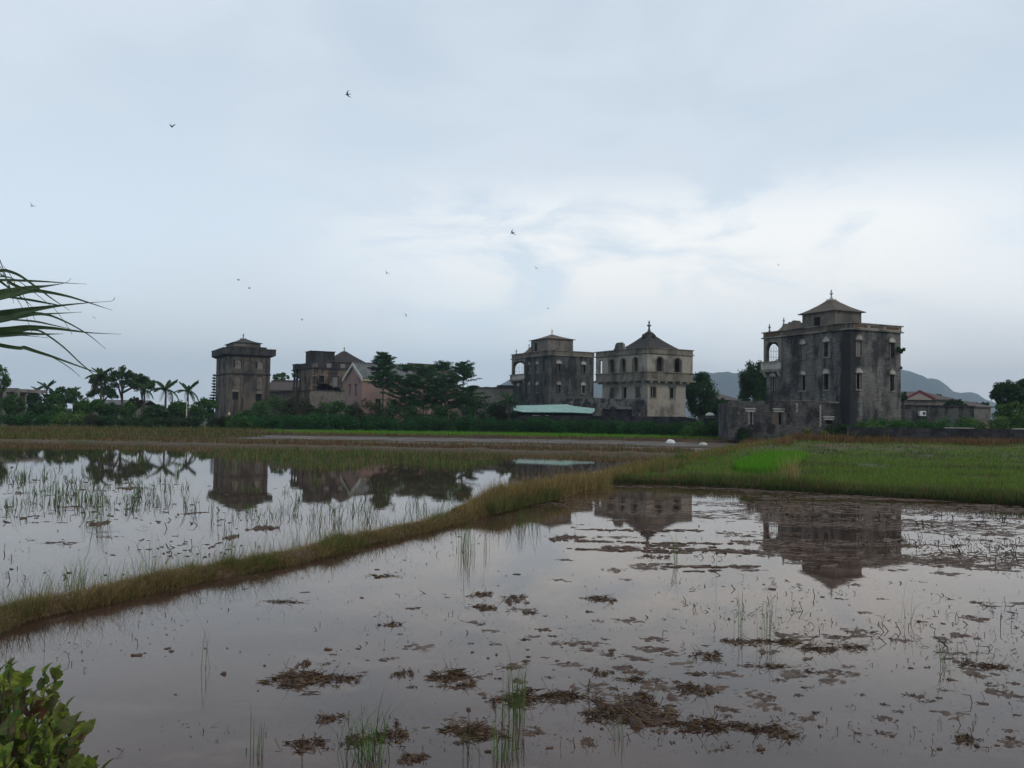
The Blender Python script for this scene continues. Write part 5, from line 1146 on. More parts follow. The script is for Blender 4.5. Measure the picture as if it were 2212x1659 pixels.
def ell(c, r, k, shell=.55, seed=None):
    """k lump centres in an ellipsoid"""
    d = rng.normal(0, 1, (k, 3)); d /= np.linalg.norm(d, axis=1)[:, None]; q = rng.uniform(shell, 1, (k, 1)) ** .7
    return np.array(c) + d * q * np.array(r)
GD = [(.028, .07, .022), (.045, .095, .027), (.036, .078, .032)]; GM = [(.05, .12, .03), (.07, .15, .038), (.04, .09, .028)]; GL = [(.075, .15, .035), (.1, .17, .04), (.05, .11, .03)]
GB = [(.05, .06, .03), (.035, .06, .025), (.07, .06, .035)]; GT = [(.024, .07, .028), (.035, .09, .035), (.045, .105, .038)]
def px2(u, y, D, z0=None): p = at(u, y, D); return np.array([p.x, p.y, p.z])
def tree(name, label, cat, u, D, ytop, ybot, wpx, cols, n=2600, leaf=.16, z0=.4, trunk=.16, k=40, lr=.24, group=None, limbs=7, shape=None, bark='bark'):
    """broad-leaved tree whose crown spans rows ytop..ybot and wpx columns at distance D"""
    b = at(u, 890, D); m_ = D / FPX; w = wpx * m_ / 2; zt_, zb = zpx(u, ytop, D), zpx(u, ybot, D); H = zt_ - zb
    root = empty(name, (b.x, b.y, z0), rng.uniform(0, 6), label=label, cat=cat, group=group); root.rotation_euler = (0, 0, 0)
    k = int(k * 1.9); lrad = lr * .86 * min(w, H / 2); c0 = (0, 0, (zt_ + zb) / 2 - z0)
    C_ = ell(c0, (w - lrad * .7, w * .8, H / 2 - lrad * .7), k) if shape is None else shape(w, H, zb - z0, lrad)
    V, F, cc = leaves(C_, np.full(len(C_), lrad) * rng.uniform(.6, 1.25, len(C_)), n, leaf, cols)
    raw_mesh('crown', V, F, M['leaf'], root, cols=cc)
    mb = MB(); top = Vector((0, 0, max(.5, zb - z0 + H * .25))); mb.tube([(0, 0, -.1), (trunk * .5, 0, top.z * .5), tuple(top)], [trunk, trunk * .8, trunk * .55], 7)
    for i in range(limbs):
        q = Vector(C_[rng.integers(0, len(C_))]); s = top * rng.uniform(.55, 1); mid = s.lerp(q, .5) + Vector((0, 0, .1 * H)); mb.tube([s, mid, q], [trunk * .45, trunk * .3, trunk * .1], 5)
    mb.build('trunk', M[bark], root)
    return root
def layered(label, u, D, ytop, ybot, wpx, tiers, n=3600, z0=.4, narrow=.35, group='layered trees in front of the pink house'):
    """tiered tree: whorls of level branches with flat sprays of small leaves"""
    b = at(u, 890, D); m_ = D / FPX; w = wpx * m_ / 2; zt_, zb = zpx(u, ytop, D) - z0, zpx(u, ybot, D) - z0
    root = empty('layered_tree', (b.x, b.y, z0), 0, label=label, cat='tree', group=group)
    mb = MB(); bend = rng.normal(0, .12, 2); mb.tube([(0, 0, -.1), (bend[0], 0, zt_ * .5), (0, bend[1], zt_)], [.12, .09, .02], 7); C_ = []; Rr = []
    nbr = tiers * 7; ph = rng.uniform(0, 6)
    for i in range(nbr):
        f = i / (nbr - 1); ft = round(f * tiers) / tiers; f2 = .55 * f + .45 * ft; z = zb + .2 + (zt_ - zb - .5) * f2 + rng.normal(0, .06); r = w * (1 - (1 - narrow) * f ** 1.25) * rng.uniform(.6, 1.15); a = ph + i * 2.4 + rng.normal(0, .35)
        ris = rng.uniform(.12, .42); e = Vector((math.cos(a) * r, math.sin(a) * r, z + ris * r))
        mb.tube([(0, 0, z - .2), tuple(Vector((0, 0, z)).lerp(e, .5)), tuple(e)], [.045, .03, .01], 4)
        for q in np.linspace(.3, 1.0, 6):
            for sp_ in (-1, 1):
                off = sp_ * .22 * r * q * rng.uniform(.1, 1); C_.append((math.cos(a) * r * q - math.sin(a) * off, math.sin(a) * r * q + math.cos(a) * off, z + ris * r * q ** 1.3 + rng.normal(.03, .06))); Rr.append(.34 * rng.uniform(.6, 1.2))
    V, F, cc = leaves(C_, Rr, int(n * 2.1), .085, GT, .3, .3, .38); raw_mesh('crown', V, F, M['leaf'], root, cols=cc); mb.build('trunk', M['bark'], root); return root
layered('tall cone shaped layered tree in front of the pink gable', 826, 120, 762, 842, 84, 9, 9500)
layered('thin umbrella topped layered tree behind the cone shaped one', 877, 124, 787, 806, 46, 2, 900, narrow=.8)
layered('dense mop headed layered tree at the middle of the row', 920, 121, 790, 818, 66, 3, 3000, narrow=.7)
layered('low wide layered tree spreading under the mop headed one', 915, 115, 812, 888, 116, 6, 8500, narrow=.6)
layered('layered tree with a thin upper whorl right of the mop headed one', 955, 123, 780, 805, 50, 3, 1300, narrow=.6)
layered('lower layered tree hiding the right end of the pink house', 962, 116, 808, 890, 100, 6, 7500, narrow=.6)
layered('rightmost layered tree leaning out against the sky', 1000, 119, 782, 828, 72, 6, 4200, narrow=.5)
layered('short dark layered tree below the rightmost one', 1010, 114, 836, 892, 96, 4, 5200, narrow=.6)
# right of the cream villa
tree('leafy_tree', 'dark round headed tree right against the cream villa', 'tree', 1512, 122, 800, 905, 74, GD, 9000, .16, k=60, lr=.3)
tree('leafy_tree', 'low dark tree spilling right of the round headed one', 'tree', 1556, 124, 858, 905, 60, GD, 4500, .15, k=40)
tree('leafy_tree', 'pale green low bush tree left of the ruined outbuilding', 'tree', 1570, 100, 878, 905, 30, GM, 1500, .12, k=16)
def droopy(w, H, zb, lr):
    C_ = []
    for i in range(40):
        a = rng.uniform(0, 6.28); r = w * math.sqrt(rng.uniform(.02, .95)); x, y = math.cos(a) * r, math.sin(a) * r; z1 = zb + H * (1 - .35 * (r / w) ** 2) * rng.uniform(.8, 1)
        for j in range(7): C_.append((x, y, z1 - j * .11 * H * rng.uniform(.7, 1.1)))
    return np.array([c for c in C_ if c[2] > zb])
tree('drooping_tree', 'tall drooping leaved tree behind the left side of the near villa', 'tree', 1628, 112, 780, 872, 62, GD, 15000, .13, shape=droopy, lr=.26)
tree('drooping_tree', 'upper bough of foliage touching the balcony of the near villa', 'tree', 1648, 114, 783, 850, 36, GD, 2500, .13, shape=droopy, lr=.22)
# far right
tree('leafy_tree', 'large dark tree cut by the right edge of the picture', 'tree', 2185, 92, 822, 888, 90, GD, 9500, .13, k=60, lr=.25)
tree('leafy_tree', 'taller crown rising at the right edge behind the large dark tree', 'tree', 2222, 98, 814, 880, 70, GD, 4500, .13, k=40, lr=.25)
tree('leafy_tree', 'light green bush tree under the large dark tree at the right edge', 'tree', 2195, 84, 868, 912, 90, GL, 5500, .11, k=50, lr=.25)
tree('leafy_tree', 'small dark tree behind the red gabled house', 'tree', 2026, 140, 851, 872, 22, GD, 900, .15, k=14)
tree('leafy_tree', 'dark bushy tree right of the red gabled house', 'tree', 2062, 120, 861, 888, 50, GD, 3000, .14, k=30)
tree('leafy_tree', 'dark low tree between the two far right houses', 'tree', 2110, 160, 868, 882, 60, GD, 2000, .18, k=30)
tree('leafy_tree', 'small dark leafy tree at the right foot of the near villa', 'tree', 1952, 96, 844, 870, 16, GD, 800, .12, k=12)
# between the left towers
layered('broad low layered tree between the mop headed and cone shaped ones', 872, 117, 812, 890, 96, 6, 6500, narrow=.7)
tree('flat_topped_tree', 'pale flat topped tree seen between the two left towers', 'tree', 606, 185, 805, 826, 46, GM, 900, .2, k=18, lr=.4, trunk=.2, limbs=9)
tree('flat_topped_tree', 'second flat topped tree touching the columned porch', 'tree', 642, 188, 800, 818, 34, GM, 700, .2, k=14, lr=.4)
# spreading tree group on the left
def umbrella(w, H, zb, lr):
    C_ = []
    for i in range(95):
        a = rng.uniform(0, 6.28); r = w * math.sqrt(rng.uniform(.02, 1)); C_.append((math.cos(a) * r, math.sin(a) * r * .8, zb + H * (.35 + .6 * (1 - (r / w) ** 2)) + rng.normal(0, H * .1)))
    return np.array(C_)
tree('spreading_tree', 'big spreading tree with open forked limbs between the left palms', 'tree', 262, 132, 803, 846, 132, GD, 7500, .17, shape=umbrella, trunk=.24, limbs=12, lr=.30)
tree('spreading_tree', 'lower dark tree tucked under the left side of the big spreading tree', 'tree', 222, 130, 838, 866, 64, GD, 3500, .15, shape=umbrella, trunk=.18, lr=.4)
tree('spreading_tree', 'small dark tree right of the big spreading tree', 'tree', 306, 134, 822, 846, 34, GD, 1500, .16, shape=umbrella, lr=.4)
tree('leafy_tree', 'round bushy tree left of the spreading tree', 'tree', 138, 124, 836, 876, 78, GM, 5500, .15, k=46)
tree('leafy_tree', 'dark round tree behind the concrete building at left', 'tree', 62, 130, 842, 876, 44, GD, 2600, .15, k=26)
tree('leafy_tree', 'tree with an upright twiggy crown cut by the left edge', 'tree', -8, 108, 786, 850, 60, GM, 2600, .13, k=26, lr=.24, limbs=14)
tree('leafy_tree', 'low dark tree under the left pair of small palms', 'tree', 92, 150, 850, 876, 44, GD, 2000, .18, k=24)
tree('leafy_tree', 'reddish brown crowned small tree below the second palm', 'tree', 292, 122, 856, 884, 34, GB, 1500, .14, k=18)
# orchard row with visible trunks
for u, yt, yb, w, lb, cl in ((120, 850, 906, 44, 'orchard tree with a pale forked trunk, second from the left', GM), (28, 850, 900, 50, 'orchard tree in front of the concrete building', GM), (178, 862, 906, 44, 'orchard tree with a thin trunk right of the forked one', GM), (236, 868, 915, 50, 'dense dark orchard tree below the tall palm', GD),
                         (275, 868, 905, 36, 'small light orchard tree below the spreading tree', GM), (336, 872, 914, 56, 'wide dark orchard tree beneath the middle palm', GD), (385, 864, 905, 46, 'light green orchard tree beneath the right palms', GM), (440, 860, 906, 64, 'orchard tree with a visible trunk beside the left tower', GM), (80, 866, 905, 44, 'orchard tree between the first and second on the left', GD), (210, 862, 890, 36, 'small orchard tree peeping above the row', GM)):
    tree('orchard_tree', lb, 'tree', u, 106 + (u % 7), yt, yb, w, cl, 3600, .13, k=30, lr=.32, trunk=.14, group='orchard trees at the far edge of the left field', bark='palebark', z0=.25)
# conifer left of the watchtower
def conifer(label, u, D, ytop, ybot, wpx):
    b = at(u, 890, D); m_ = D / FPX; w = wpx * m_ / 2; z0 = .3; zt_ = zpx(u, ytop, D) - z0; zb = zpx(u, ybot, D) - z0
    root = empty('conifer', (b.x, b.y, z0), 0, label=label, cat='tree'); mb = MB(); mb.tube([(0, 0, 0), (0, 0, zt_)], [.16, .03], 6); C_ = []; Rr = []
    for i in range(12):
        f = i / 11; z = zb + (zt_ - zb) * f; r = w * (1 - f) + .15
        for j in range(7):
            a = j * .9 + i; r *= rng.uniform(.6, 1.1); mb.tube([(0, 0, z), (math.cos(a) * r, math.sin(a) * r, z + .15)], [.04, .01], 4)
            for q in (.35, .6, .85, 1): C_.append((math.cos(a) * r * q, math.sin(a) * r * q, z + .15 * q)); Rr.append(.2)
    V, F, cc = leaves(C_, Rr, 4500, .11, GD, .2, .3, .5); raw_mesh('crown', V, F, M['leaf'], root, cols=cc); mb.build('trunk', M['bark'], root)
conifer('slim dark conifer peeping out left of the watchtower', 461, 162, 812, 880, 22)

# palms
def frond_mesh(L, droop, nl=34, cols=GD, wl=.62):
    V = []; F = []; pts = []
    for i in range(nl + 1):
        f = i / nl; pts.append(Vector((L * (f - .12 * f * f), 0, L * (.42 * f - droop * f * f * 1.15))))
    for i in range(2, nl + 1):
        p = pts[i]; f = i / nl; ll = wl * (math.sin(math.pi * min(1, f * .9 + .12)) ** .6)
        for sg in (-1, 1):
            q = p + Vector((.25 * ll, sg * ll * .75, -ll * (.35 + .5 * f) + rng.normal(0, .05))); b = len(V); w = .07
            V += [tuple(p - Vector((w, 0, 0))), tuple(p + Vector((w, 0, 0))), tuple((p + q) / 2 + Vector((w, 0, .08))), tuple(q), tuple((p + q) / 2 + Vector((-w, 0, .08)))]; F += [(b, b + 1, b + 2, b + 4), (b + 4, b + 2, b + 3)]
    n0 = len(V); mb = MB(); mb.tube([tuple(p) for p in pts[::3] + [pts[-1]]], list(np.linspace(.05, .01, len(pts[::3]) + 1)), 4)
    V += mb.V; F += [tuple(i + n0 for i in f) for f in mb.F]
    me = bpy.data.meshes.new('frond'); me.from_pydata(V, [], F); a = me.color_attributes.new('col', 'FLOAT_COLOR', 'POINT')
    c4 = np.ones((len(V), 4), np.float32); c4[:, :3] = np.array(cols)[rng.integers(0, len(cols), len(V))]; a.data.foreach_set('color', c4.ravel()); me.materials.append(M['leaf']); return me
FRM = [frond_mesh(2.9, .35, cols=GD), frond_mesh(2.9, .62, cols=GD), frond_mesh(2.8, .95, cols=GD)]
FRD = frond_mesh(2.4, 1.25, cols=[(.09, .07, .05), (.06, .05, .04)], wl=.6)
def palm(label, u, D, ytop, ycrown, sc, z0=.3, dead=0, nf=13, name='royal_palm'):
    b = at(u, 890, D); zc = zpx(u, ycrown, D) - z0
    root = empty(name, (b.x, b.y, z0), 0, label=label, cat='palm', group='palm trees on the left skyline' if u < 500 else None)
    mb = MB(); mb.tube([(0, 0, -.1), (0, 0, zc * .4), (0, 0, zc * .8), (0, 0, zc - .5)], [.13, .16, .13, .09], 9); mb.build('trunk', M['bark'], root, True)
    mb = MB(); mb.tube([(0, 0, zc - .52), (0, 0, zc - .2), (0, 0, zc + .15)], [.13, .12, .05], 9); mb.build('crownshaft', M['bark'], root, True)
    for i in range(nf):
        me = FRM[0] if i % 3 == 0 else FRM[1] if i % 3 == 1 else FRM[2]; f = new('frond', me, root); f.location = (0, 0, zc); f.rotation_euler = (rng.normal(0, .12), -(.75 if i % 3 == 0 else .15 if i % 3 == 1 else -.15) * rng.uniform(.7, 1.2), 2.4 * i + rng.normal(0, .2)); f.scale = (sc * .9 * rng.uniform(.85, 1.1),) * 3
    for i in range(dead):
        f = new('dead_frond', FRD, root); f.location = (0, 0, zc - .2); f.rotation_euler = (0, .1, 2.6 + i * .55); f.scale = (sc * .9 * rng.uniform(.85, 1.1),) * 3
palm('tallest palm with hanging dead brown fronds on its left side', 217, 118, 793, 812, .85, dead=5)
palm('palm standing right of the big spreading tree', 311, 122, 830, 843, .72, dead=0)
palm('full crowned palm in the middle of the right hand trio', 357, 116, 822, 842, .95)
palm('palm nearest the left tower', 405, 120, 828, 846, .85)
palm('small far palm above the low bushes at left', 100, 150, 822, 838, .8)
palm('smallest palm leaning beside the small far palm', 80, 152, 834, 844, .6)
palm('young palm left of the mint roofed shed', 1100, 106, 840, 868, .75, nf=15)
palm('dark palm crown behind the bushy tree at left', 160, 140, 838, 846, .5, nf=9)

# shrubs and hedges
def shrub(name, label, cat, u, y0, D, wpx, ytop, cols, n, leaf=.12, z0=.35, depth=1.6, group=None, k=None):
    b = at(u, y0, D); m_ = D / FPX; w = wpx * m_ / 2; H = max(.4, zpx(u, ytop, D) - z0); k = k or max(8, int(w * H * 5)); lr = min(.55, H * .3)
    C_ = np.stack([rng.uniform(-w, w, k), rng.uniform(-depth / 2, depth / 2, k), np.zeros(k)], -1); pr = 1 - np.abs(C_[:, 0] / w) ** 3
    C_[:, 2] = rng.uniform(.1, 1, k) * (H - lr) * (.55 + .45 * pr)
    V, F, cc = leaves(C_, np.full(k, lr) * rng.uniform(.7, 1.3, k), n, leaf, cols, .3)
    o = raw_mesh(name, V, F, M['leaf'], cols=cc); o.location = (b.x, b.y, z0); return tag(o, label, cat, group)
def hedge(name, label, pts, cols, n, leaf=.11, z0=.3, depth=2.5, lumps=260, kind=None):
    """pts: (u, D, ytop)"""
    us = np.array([p[0] for p in pts]); Ds = np.array([p[1] for p in pts]); yt = np.array([p[2] for p in pts]); u = rng.uniform(us[0], us[-1], lumps); D = np.interp(u, us, Ds); y_ = np.interp(u, us, yt)
    C_ = []; Rr = []
    for a, d_, t_ in zip(u, D, y_):
        f = rng.random(); dd = rng.uniform(-.5, .5); p = at(a, t_, d_); H = p.z - z0; r = min(.6, .35 * H) * rng.uniform(.7, 1.2); nz = .88 + .2 * mn.noise(Vector((a * .02, 3, 1)))
        k_ = slope(a); yy = d_ + dd * depth; C_.append((k_ * yy, yy, z0 + (H * nz - r) * (f ** .7) * (1 - abs(dd) * .6))); Rr.append(r)
    V, F, cc = leaves(C_, Rr, n, leaf, cols, .3); o = raw_mesh(name, V, F, M['leaf'], cols=cc); return tag(o, label, 'hedge' if label else None, kind=kind)
hedge('hedge', 'long dark green hedge running across the middle in front of the boundary wall', [(735, 101, 888), (900, 100, 889), (1100, 97, 893), (1200, 94, 896), (1400, 90, 901), (1480, 88, 908)], [(.022, .085, .02), (.028, .105, .024), (.03, .065, .024)], 62000, .10, lumps=520)
hedge('hedge', 'brighter green bank of shrubs left of the long hedge under the towers', [(495, 103, 898), (560, 103, 890), (640, 103, 884), (740, 103, 888)], [(.03, .1, .028), (.035, .12, .03), (.025, .08, .025)], 26000, .10, lumps=300)
for u, w, yt, lb, cl in ((590, 90, 853, 'olive shrub below the left tower', GM), (650, 90, 856, 'brownish shrub between the two left towers', GB), (720, 80, 860, 'green shrub at the foot of the second tower', GM), (790, 80, 858, 'dark shrub under the pink gable', GB), (860, 90, 860, 'brown green shrub under the cone shaped tree', GD), (1040, 80, 856, 'dark shrub left of the young palm', GD), (1075, 50, 866, 'shrub right of the short layered tree', GB), (940, 100, 872, 'shrub mass under the row of layered trees', GD), (535, 60, 884, 'shrub at the right foot of the watchtower', GM), (1120, 40, 878, 'small dark shrub by the shed', GD)):
    shrub('shrub', lb, 'shrub', u, 890, 108, w, yt, cl, 5200, .12, group='shrubs in front of the village')
for u, w, yt, lb, cl in ((20, 90, 893, 'dark low bush at the left edge of the far field', GD), (85, 90, 886, 'bright green low bush second from the left edge', [(.03, .09, .02), (.035, .11, .02)]), (150, 70, 886, 'yellow green low bush below the forked orchard tree', GL), (200, 60, 892, 'low bush with a brown side right of the yellow green one', GB), (250, 90, 892, 'dark low bush under the tall palm', GD), (320, 80, 894, 'low bush below the second palm', GD), (380, 80, 895, 'low grey green bush under the full crowned palm', GB), (440, 80, 898, 'tangled low bush before the watchtower', GD), (480, 50, 898, 'brown tangle at the left foot of the watchtower', GB), (510, 40, 892, 'green sprawl at the right foot of the watchtower', GM)):
    shrub('low_bush', lb, 'bush', u, 905, 100, w, yt, cl, 3600, .11, z0=.25, group='low bushes at the far edge of the left field')
hedge('distant_foliage', None, [(-80, 175, 872), (200, 175, 874), (480, 170, 876)], GD, 16000, .22, z0=.4, lumps=260, kind='stuff', depth=5)
hedge('distant_foliage', None, [(1940, 170, 880), (2100, 170, 878), (2300, 170, 872)], GD, 9000, .2, z0=.4, lumps=160, kind='stuff', depth=5)
hedge('distant_foliage', None, [(1480, 130, 893), (1580, 130, 893)], GD, 4000, .16, z0=.4, lumps=60, kind='stuff', depth=5)
for u, w, yt, D, lb, cl in ((1530, 90, 908, 82, 'wild olive green bush left of the ruined outbuilding', GM), (1610, 80, 922, 76, 'low wild growth at the foot of the ruined outbuilding', [(.03, .075, .025), (.025, .06, .02)]), (1490, 50, 908, 84, 'grassy bush at the right end of the long hedge', GM)):
    shrub('wild_bush', lb, 'bush', u, 930, D, w, yt, cl, 6000, .085, z0=.4)
for u, w, yt, D, lb, cl, n_ in ((1850, 120, 905, 72.6, 'bright creeper heaped against the foot of the near villa', GL, 6000), (1900, 110, 900, 76, 'green thicket right of the near villa corner', [(.04, .12, .025), (.055, .14, .03)], 6500), (1980, 110, 899, 78, 'long green thicket below the air conditioner', [(.04, .12, .025), (.055, .14, .03)], 6500), (2060, 110, 902, 80, 'grassy thicket behind the middle of the field wall', [(.05, .14, .04), (.06, .16, .045)], 6500), (2130, 110, 894, 80, 'tall light green thicket behind the field wall', GL, 6500), (2210, 110, 885, 80, 'tallest thicket at the right edge behind the field wall', GL, 6500), (2290, 90, 885, 80, 'thicket just beyond the right edge', GL, 2500), (1810, 60, 912, 73, 'dark weeds between the outbuilding and the villa', GD, 3500), (1765, 60, 926, 72.5, 'yellowing broad leaved weeds before the outbuilding', [(.14, .15, .05), (.08, .12, .03), (.17, .15, .06)], 2600), (1815, 80, 928, 72, 'patch of yellow and green broad leaved weeds at the wall end', [(.14, .15, .05), (.05, .1, .03), (.1, .12, .04)], 3200), (1880, 70, 934, 70.5, 'dark weeds with dry seed heads before the field wall', [(.05, .05, .03), (.04, .06, .025)], 1800)):
    shrub('thicket', lb, 'thicket', u, 915, D, w, yt, cl, n_, .085, z0=.6, depth=1.6, group='undergrowth round the near villa')
# plants rooted in the near villa
Bv = VIL
def wall_plant(label, u, y, D, r, n):
    p = at(u, y, D); C_ = ell((0, 0, 0), (r, r * .6, r * .8), 9, .2); V, F, cc = leaves(C_, np.full(9, r * .45), n, .09, GD); o = raw_mesh('wall_plant', V, F, M['leaf'], cols=cc); o.location = p; tag(o, label, 'plant')
wall_plant('dark fern bush rooted high on the right edge of the near villa', 1946, 756, 82.3, .34, 700)
wall_plant('small weed on a lower right window sill of the near villa', 1927, 842, 81.2, .2, 160)
wall_plant('tiny tuft low on the right edge of the near villa', 1947, 795, 82.4, .12, 90)
# white lamp posts far left
def post(label, u, D, ytop, ybot):
    b = at(u, 890, D); z = zpx(u, ytop, D); z0 = zpx(u, ybot, D); mb = MB(); mb.tube([(0, 0, 0), (0, 0, z - z0)], [.07, .06], 8); mb.lathe([(.12, 0), (.16, .12), (.05, .3)], (0, 0, z - z0), 8); o = mb.build('post', M['whitep']); o.location = (b.x, b.y, z0); tag(o, label, 'post')
post('pale post standing between the right hand orchard trees', 403, 104, 872, 906)
post('short white marker post left of the watchtower', 495, 101, 896, 910)

# ================================================================== sacks
def sack(label, u, y, D, r, h, mat, seed):
    p = at(u, y, D); V = []; k, l = 22, 12; rs = random.Random(seed)
    for i in range(l + 1):
        f = i / l; ph = f * math.pi / 2
        for j in range(k):
            a = 2 * math.pi * j / k; fold = 1 + .10 * math.sin(a * 5 + seed) * math.cos(ph) + .08 * mn.noise(Vector((math.cos(a) * 2, math.sin(a) * 2, f * 3 + seed)))
            rr = r * math.cos(ph) ** .6 * fold; V.append((rr * math.cos(a), rr * math.sin(a) * .7, h * math.sin(ph) * (1 + .12 * mn.noise(Vector((math.cos(a), math.sin(a), seed))))))
    F = [(i * k + j, i * k + (j + 1) % k, (i + 1) * k + (j + 1) % k, (i + 1) * k + j) for i in range(l) for j in range(k)]
    o = raw_mesh('sack', V, F, mat, smooth=True); o.location = (p.x, p.y, p.z); return tag(o, label, 'sack')
sack('plump white plastic sack on the brown bank, left one of two', 1448, 962, 73, .42, .5, M['white'], 1)
sack('flatter cream sack tied at the neck, right one of two', 1519, 965, 69, .38, .34, M['whitep'], 4)

# ================================================================== swallows
def bird_mesh(flap, sweep):
    """one continuous body: forked tail, tapered trunk, bent wings"""
    mb = MB(); prof = [(-.085, .004), (-.06, .012), (-.02, .022), (.02, .024), (.05, .019), (.068, .015), (.082, .012), (.094, .002)]
    mb.rings([[(x, r * math.cos(t), r * .85 * math.sin(t)) for t in (2 * math.pi * j / 8 for j in range(8))] for x, r in prof])
    for sg in (-1, 1):
        z1, z2 = flap * .07, flap * .10
        mb.add([(.04, sg * .015, .008), (-.012, sg * .015, .008), (.045 - sweep * .02, sg * .08, z1), (-.005 - sweep * .02, sg * .075, z1), (-.05 - sweep * .05, sg * .17, z2), (.04, sg * .015, .014), (-.012, sg * .015, .012), (.045 - sweep * .02, sg * .08, z1 + .004), (-.005 - sweep * .02, sg * .075, z1 + .003)], [(0, 1, 3, 2), (2, 3, 4), (5, 7, 8, 6), (7, 4, 8), (0, 2, 7, 5), (2, 4, 7), (1, 6, 8, 3), (3, 8, 4)])
        mb.add([(-.075, 0, 0), (-.075, sg * .008, .003), (-.15, sg * .032, 0), (-.11, sg * .006, 0)], [(0, 1, 2, 3), (3, 2, 1, 0)])
    me = bpy.data.meshes.new('bird'); me.from_pydata(mb.V, [], mb.F); me.materials.append(M['bird']); return me
M['bird'] = plain('dark_feathers', (.02, .021, .026), .2, 30)
BM = [bird_mesh(1.0, .3), bird_mesh(.2, 1.2), bird_mesh(-.5, .6)]
for u, y, D, k, rz, rx, lb in ((370, 273, 36, 0, 1.4, .3, 'swallow with raised wings high at the upper left'), (751, 204, 38, 1, 3.0, .7, 'highest swallow of all, gliding left of centre'), (69, 445, 50, 0, 2.4, .5, 'swallow near the left edge above the palm leaves'), (1107, 503, 42, 1, 2.6, .6, 'swallow gliding near the centre of the sky'),
                           (515, 604, 70, 2, .4, .2, 'upper of two tiny swallows above the left tower'), (538, 623, 85, 0, 1.0, .2, 'lower of two tiny swallows above the left tower'), (835, 590, 70, 0, 2.0, .6, 'pale tiny swallow above the pink house'), (877, 680, 70, 2, 1.2, 1.0, 'tiny swallow low over the layered trees'),
                           (1158, 580, 75, 0, 1.6, .4, 'tiny swallow right of centre above the middle villa'), (1184, 666, 80, 1, .8, .4, 'tiny swallow low above the middle villa finial'), (1681, 573, 90, 0, 1.3, .4, 'speck sized swallow above the near villa'), (203, 686, 85, 1, 2.2, .5, 'speck sized swallow beyond the palm leaf tips'), (652, 691, 95, 0, .5, .3, 'speck sized swallow over the second tower')):
    o = new('swallow', BM[k]); o.location = at(u, y, D); o.rotation_euler = (rx, .1, rz); o.scale = (1.25,) * 3 if D < 60 else (1.5,) * 3; tag(o, lb, 'bird', 'swallows in the sky')

# ================================================================== palm leaf tips hanging in at the left, about 3 m from the camera
root = empty('fan_palm_leaf', at(-260, 800, 2.9), 0, label='ragged green palm leaf tips hanging in from the left edge', cat='palm leaf')
rl = root.location.copy()
def cr(pts, k=6):
    out = []; P = [pts[0]] + pts + [pts[-1]]
    for i in range(1, len(P) - 2):
        for j in range(k):
            t = j / k; a, b, c, d = P[i - 1], P[i], P[i + 1], P[i + 2]
            out.append(tuple(.5 * ((2 * b[q]) + (-a[q] + c[q]) * t + (2 * a[q] - 5 * b[q] + 4 * c[q] - d[q]) * t * t + (-a[q] + 3 * b[q] - 3 * c[q] + d[q]) * t ** 3) for q in range(3)))
    out.append(pts[-1]); return out
LF = [  # crop coordinates (x, y, width)
    [(-500, 330, 40), (0, 262, 36), (110, 268, 34), (250, 320, 28), (400, 420, 22), (550, 530, 18), (700, 640, 12), (915, 782, 2)],
    [(-500, 400, 36), (0, 385, 30), (300, 392, 26), (600, 405, 18), (850, 422, 10), (1145, 438, 2)],
    [(-700, 720, 120), (0, 580, 120), (200, 535, 95), (420, 485, 50), (600, 465, 24), (850, 424, 5), (940, 365, 1)],
    [(150, 600, 40), (400, 530, 46), (600, 540, 36), (900, 600, 24), (1180, 685, 14), (1485, 785, 2)],
    [(120, 612, 20), (350, 640, 26), (600, 685, 20), (790, 718, 6)],
    [(-700, 920, 110), (0, 855, 120), (300, 795, 75), (600, 748, 40), (850, 716, 20), (1180, 684, 8), (1470, 662, 2), (1515, 612, 1)],
    [(-600, 1020, 70), (0, 910, 70), (300, 850, 60), (480, 830, 40), (650, 850, 24), (820, 915, 18), (1000, 1005, 14), (1200, 1130, 9), (1395, 1295, 2)],
    [(380, 838, 24), (650, 830, 18), (1080, 808, 2)],
    [(150, 908, 16), (450, 930, 22), (700, 980, 14), (930, 1030, 4)],
    [(-700, 1110, 110), (0, 1070, 105), (300, 1025, 75), (450, 1010, 50), (700, 1022, 34), (1000, 1058, 22), (1200, 1082, 12), (1600, 1100, 1)],
    [(-300, 1110, 50), (0, 1110, 55), (300, 1092, 36), (550, 1100, 22), (830, 1095, 2)],
    [(0, 1130, 26), (200, 1118, 18), (340, 1118, 10), (640, 1150, 1)],
    [(300, 1045, 20), (500, 1050, 20), (650, 1130, 18), (850, 1280, 15), (1050, 1470, 13), (1200, 1600, 10), (1275, 1675, 5)],
    [(-600, 1120, 50), (0, 1245, 44), (250, 1284, 40), (320, 1278, 42), (450, 1320, 36), (700, 1400, 26), (950, 1490, 18), (1250, 1595, 10), (1520, 1655, 1)],
    [(500, 1335, 6), (700, 1410, 10), (900, 1530, 8), (1060, 1662, 3)],
    [(-60, 0, 12), (0, 130, 10), (60, 290, 9), (130, 470, 6), (180, 690, 1)],
    [(40, 190, 3), (150, 340, 6), (240, 520, 6), (300, 580, 6), (390, 760, 5), (465, 915, 1)],
    [(0, 200, 8), (60, 330, 10), (130, 490, 8), (300, 760, 4), (420, 1070, 1)],
    [(-200, 60, 10), (0, 300, 12), (230, 390, 8), (400, 510, 7), (640, 700, 5), (750, 800, 4), (880, 980, 3), (950, 1100, 1)],
    [(100, 400, 30), (230, 470, 34), (400, 520, 10)], [(0, 330, 30), (150, 350, 4)], [(0, 400, 26), (120, 490, 20), (250, 590, 12), (340, 660, 10), (440, 750, 1)],
]
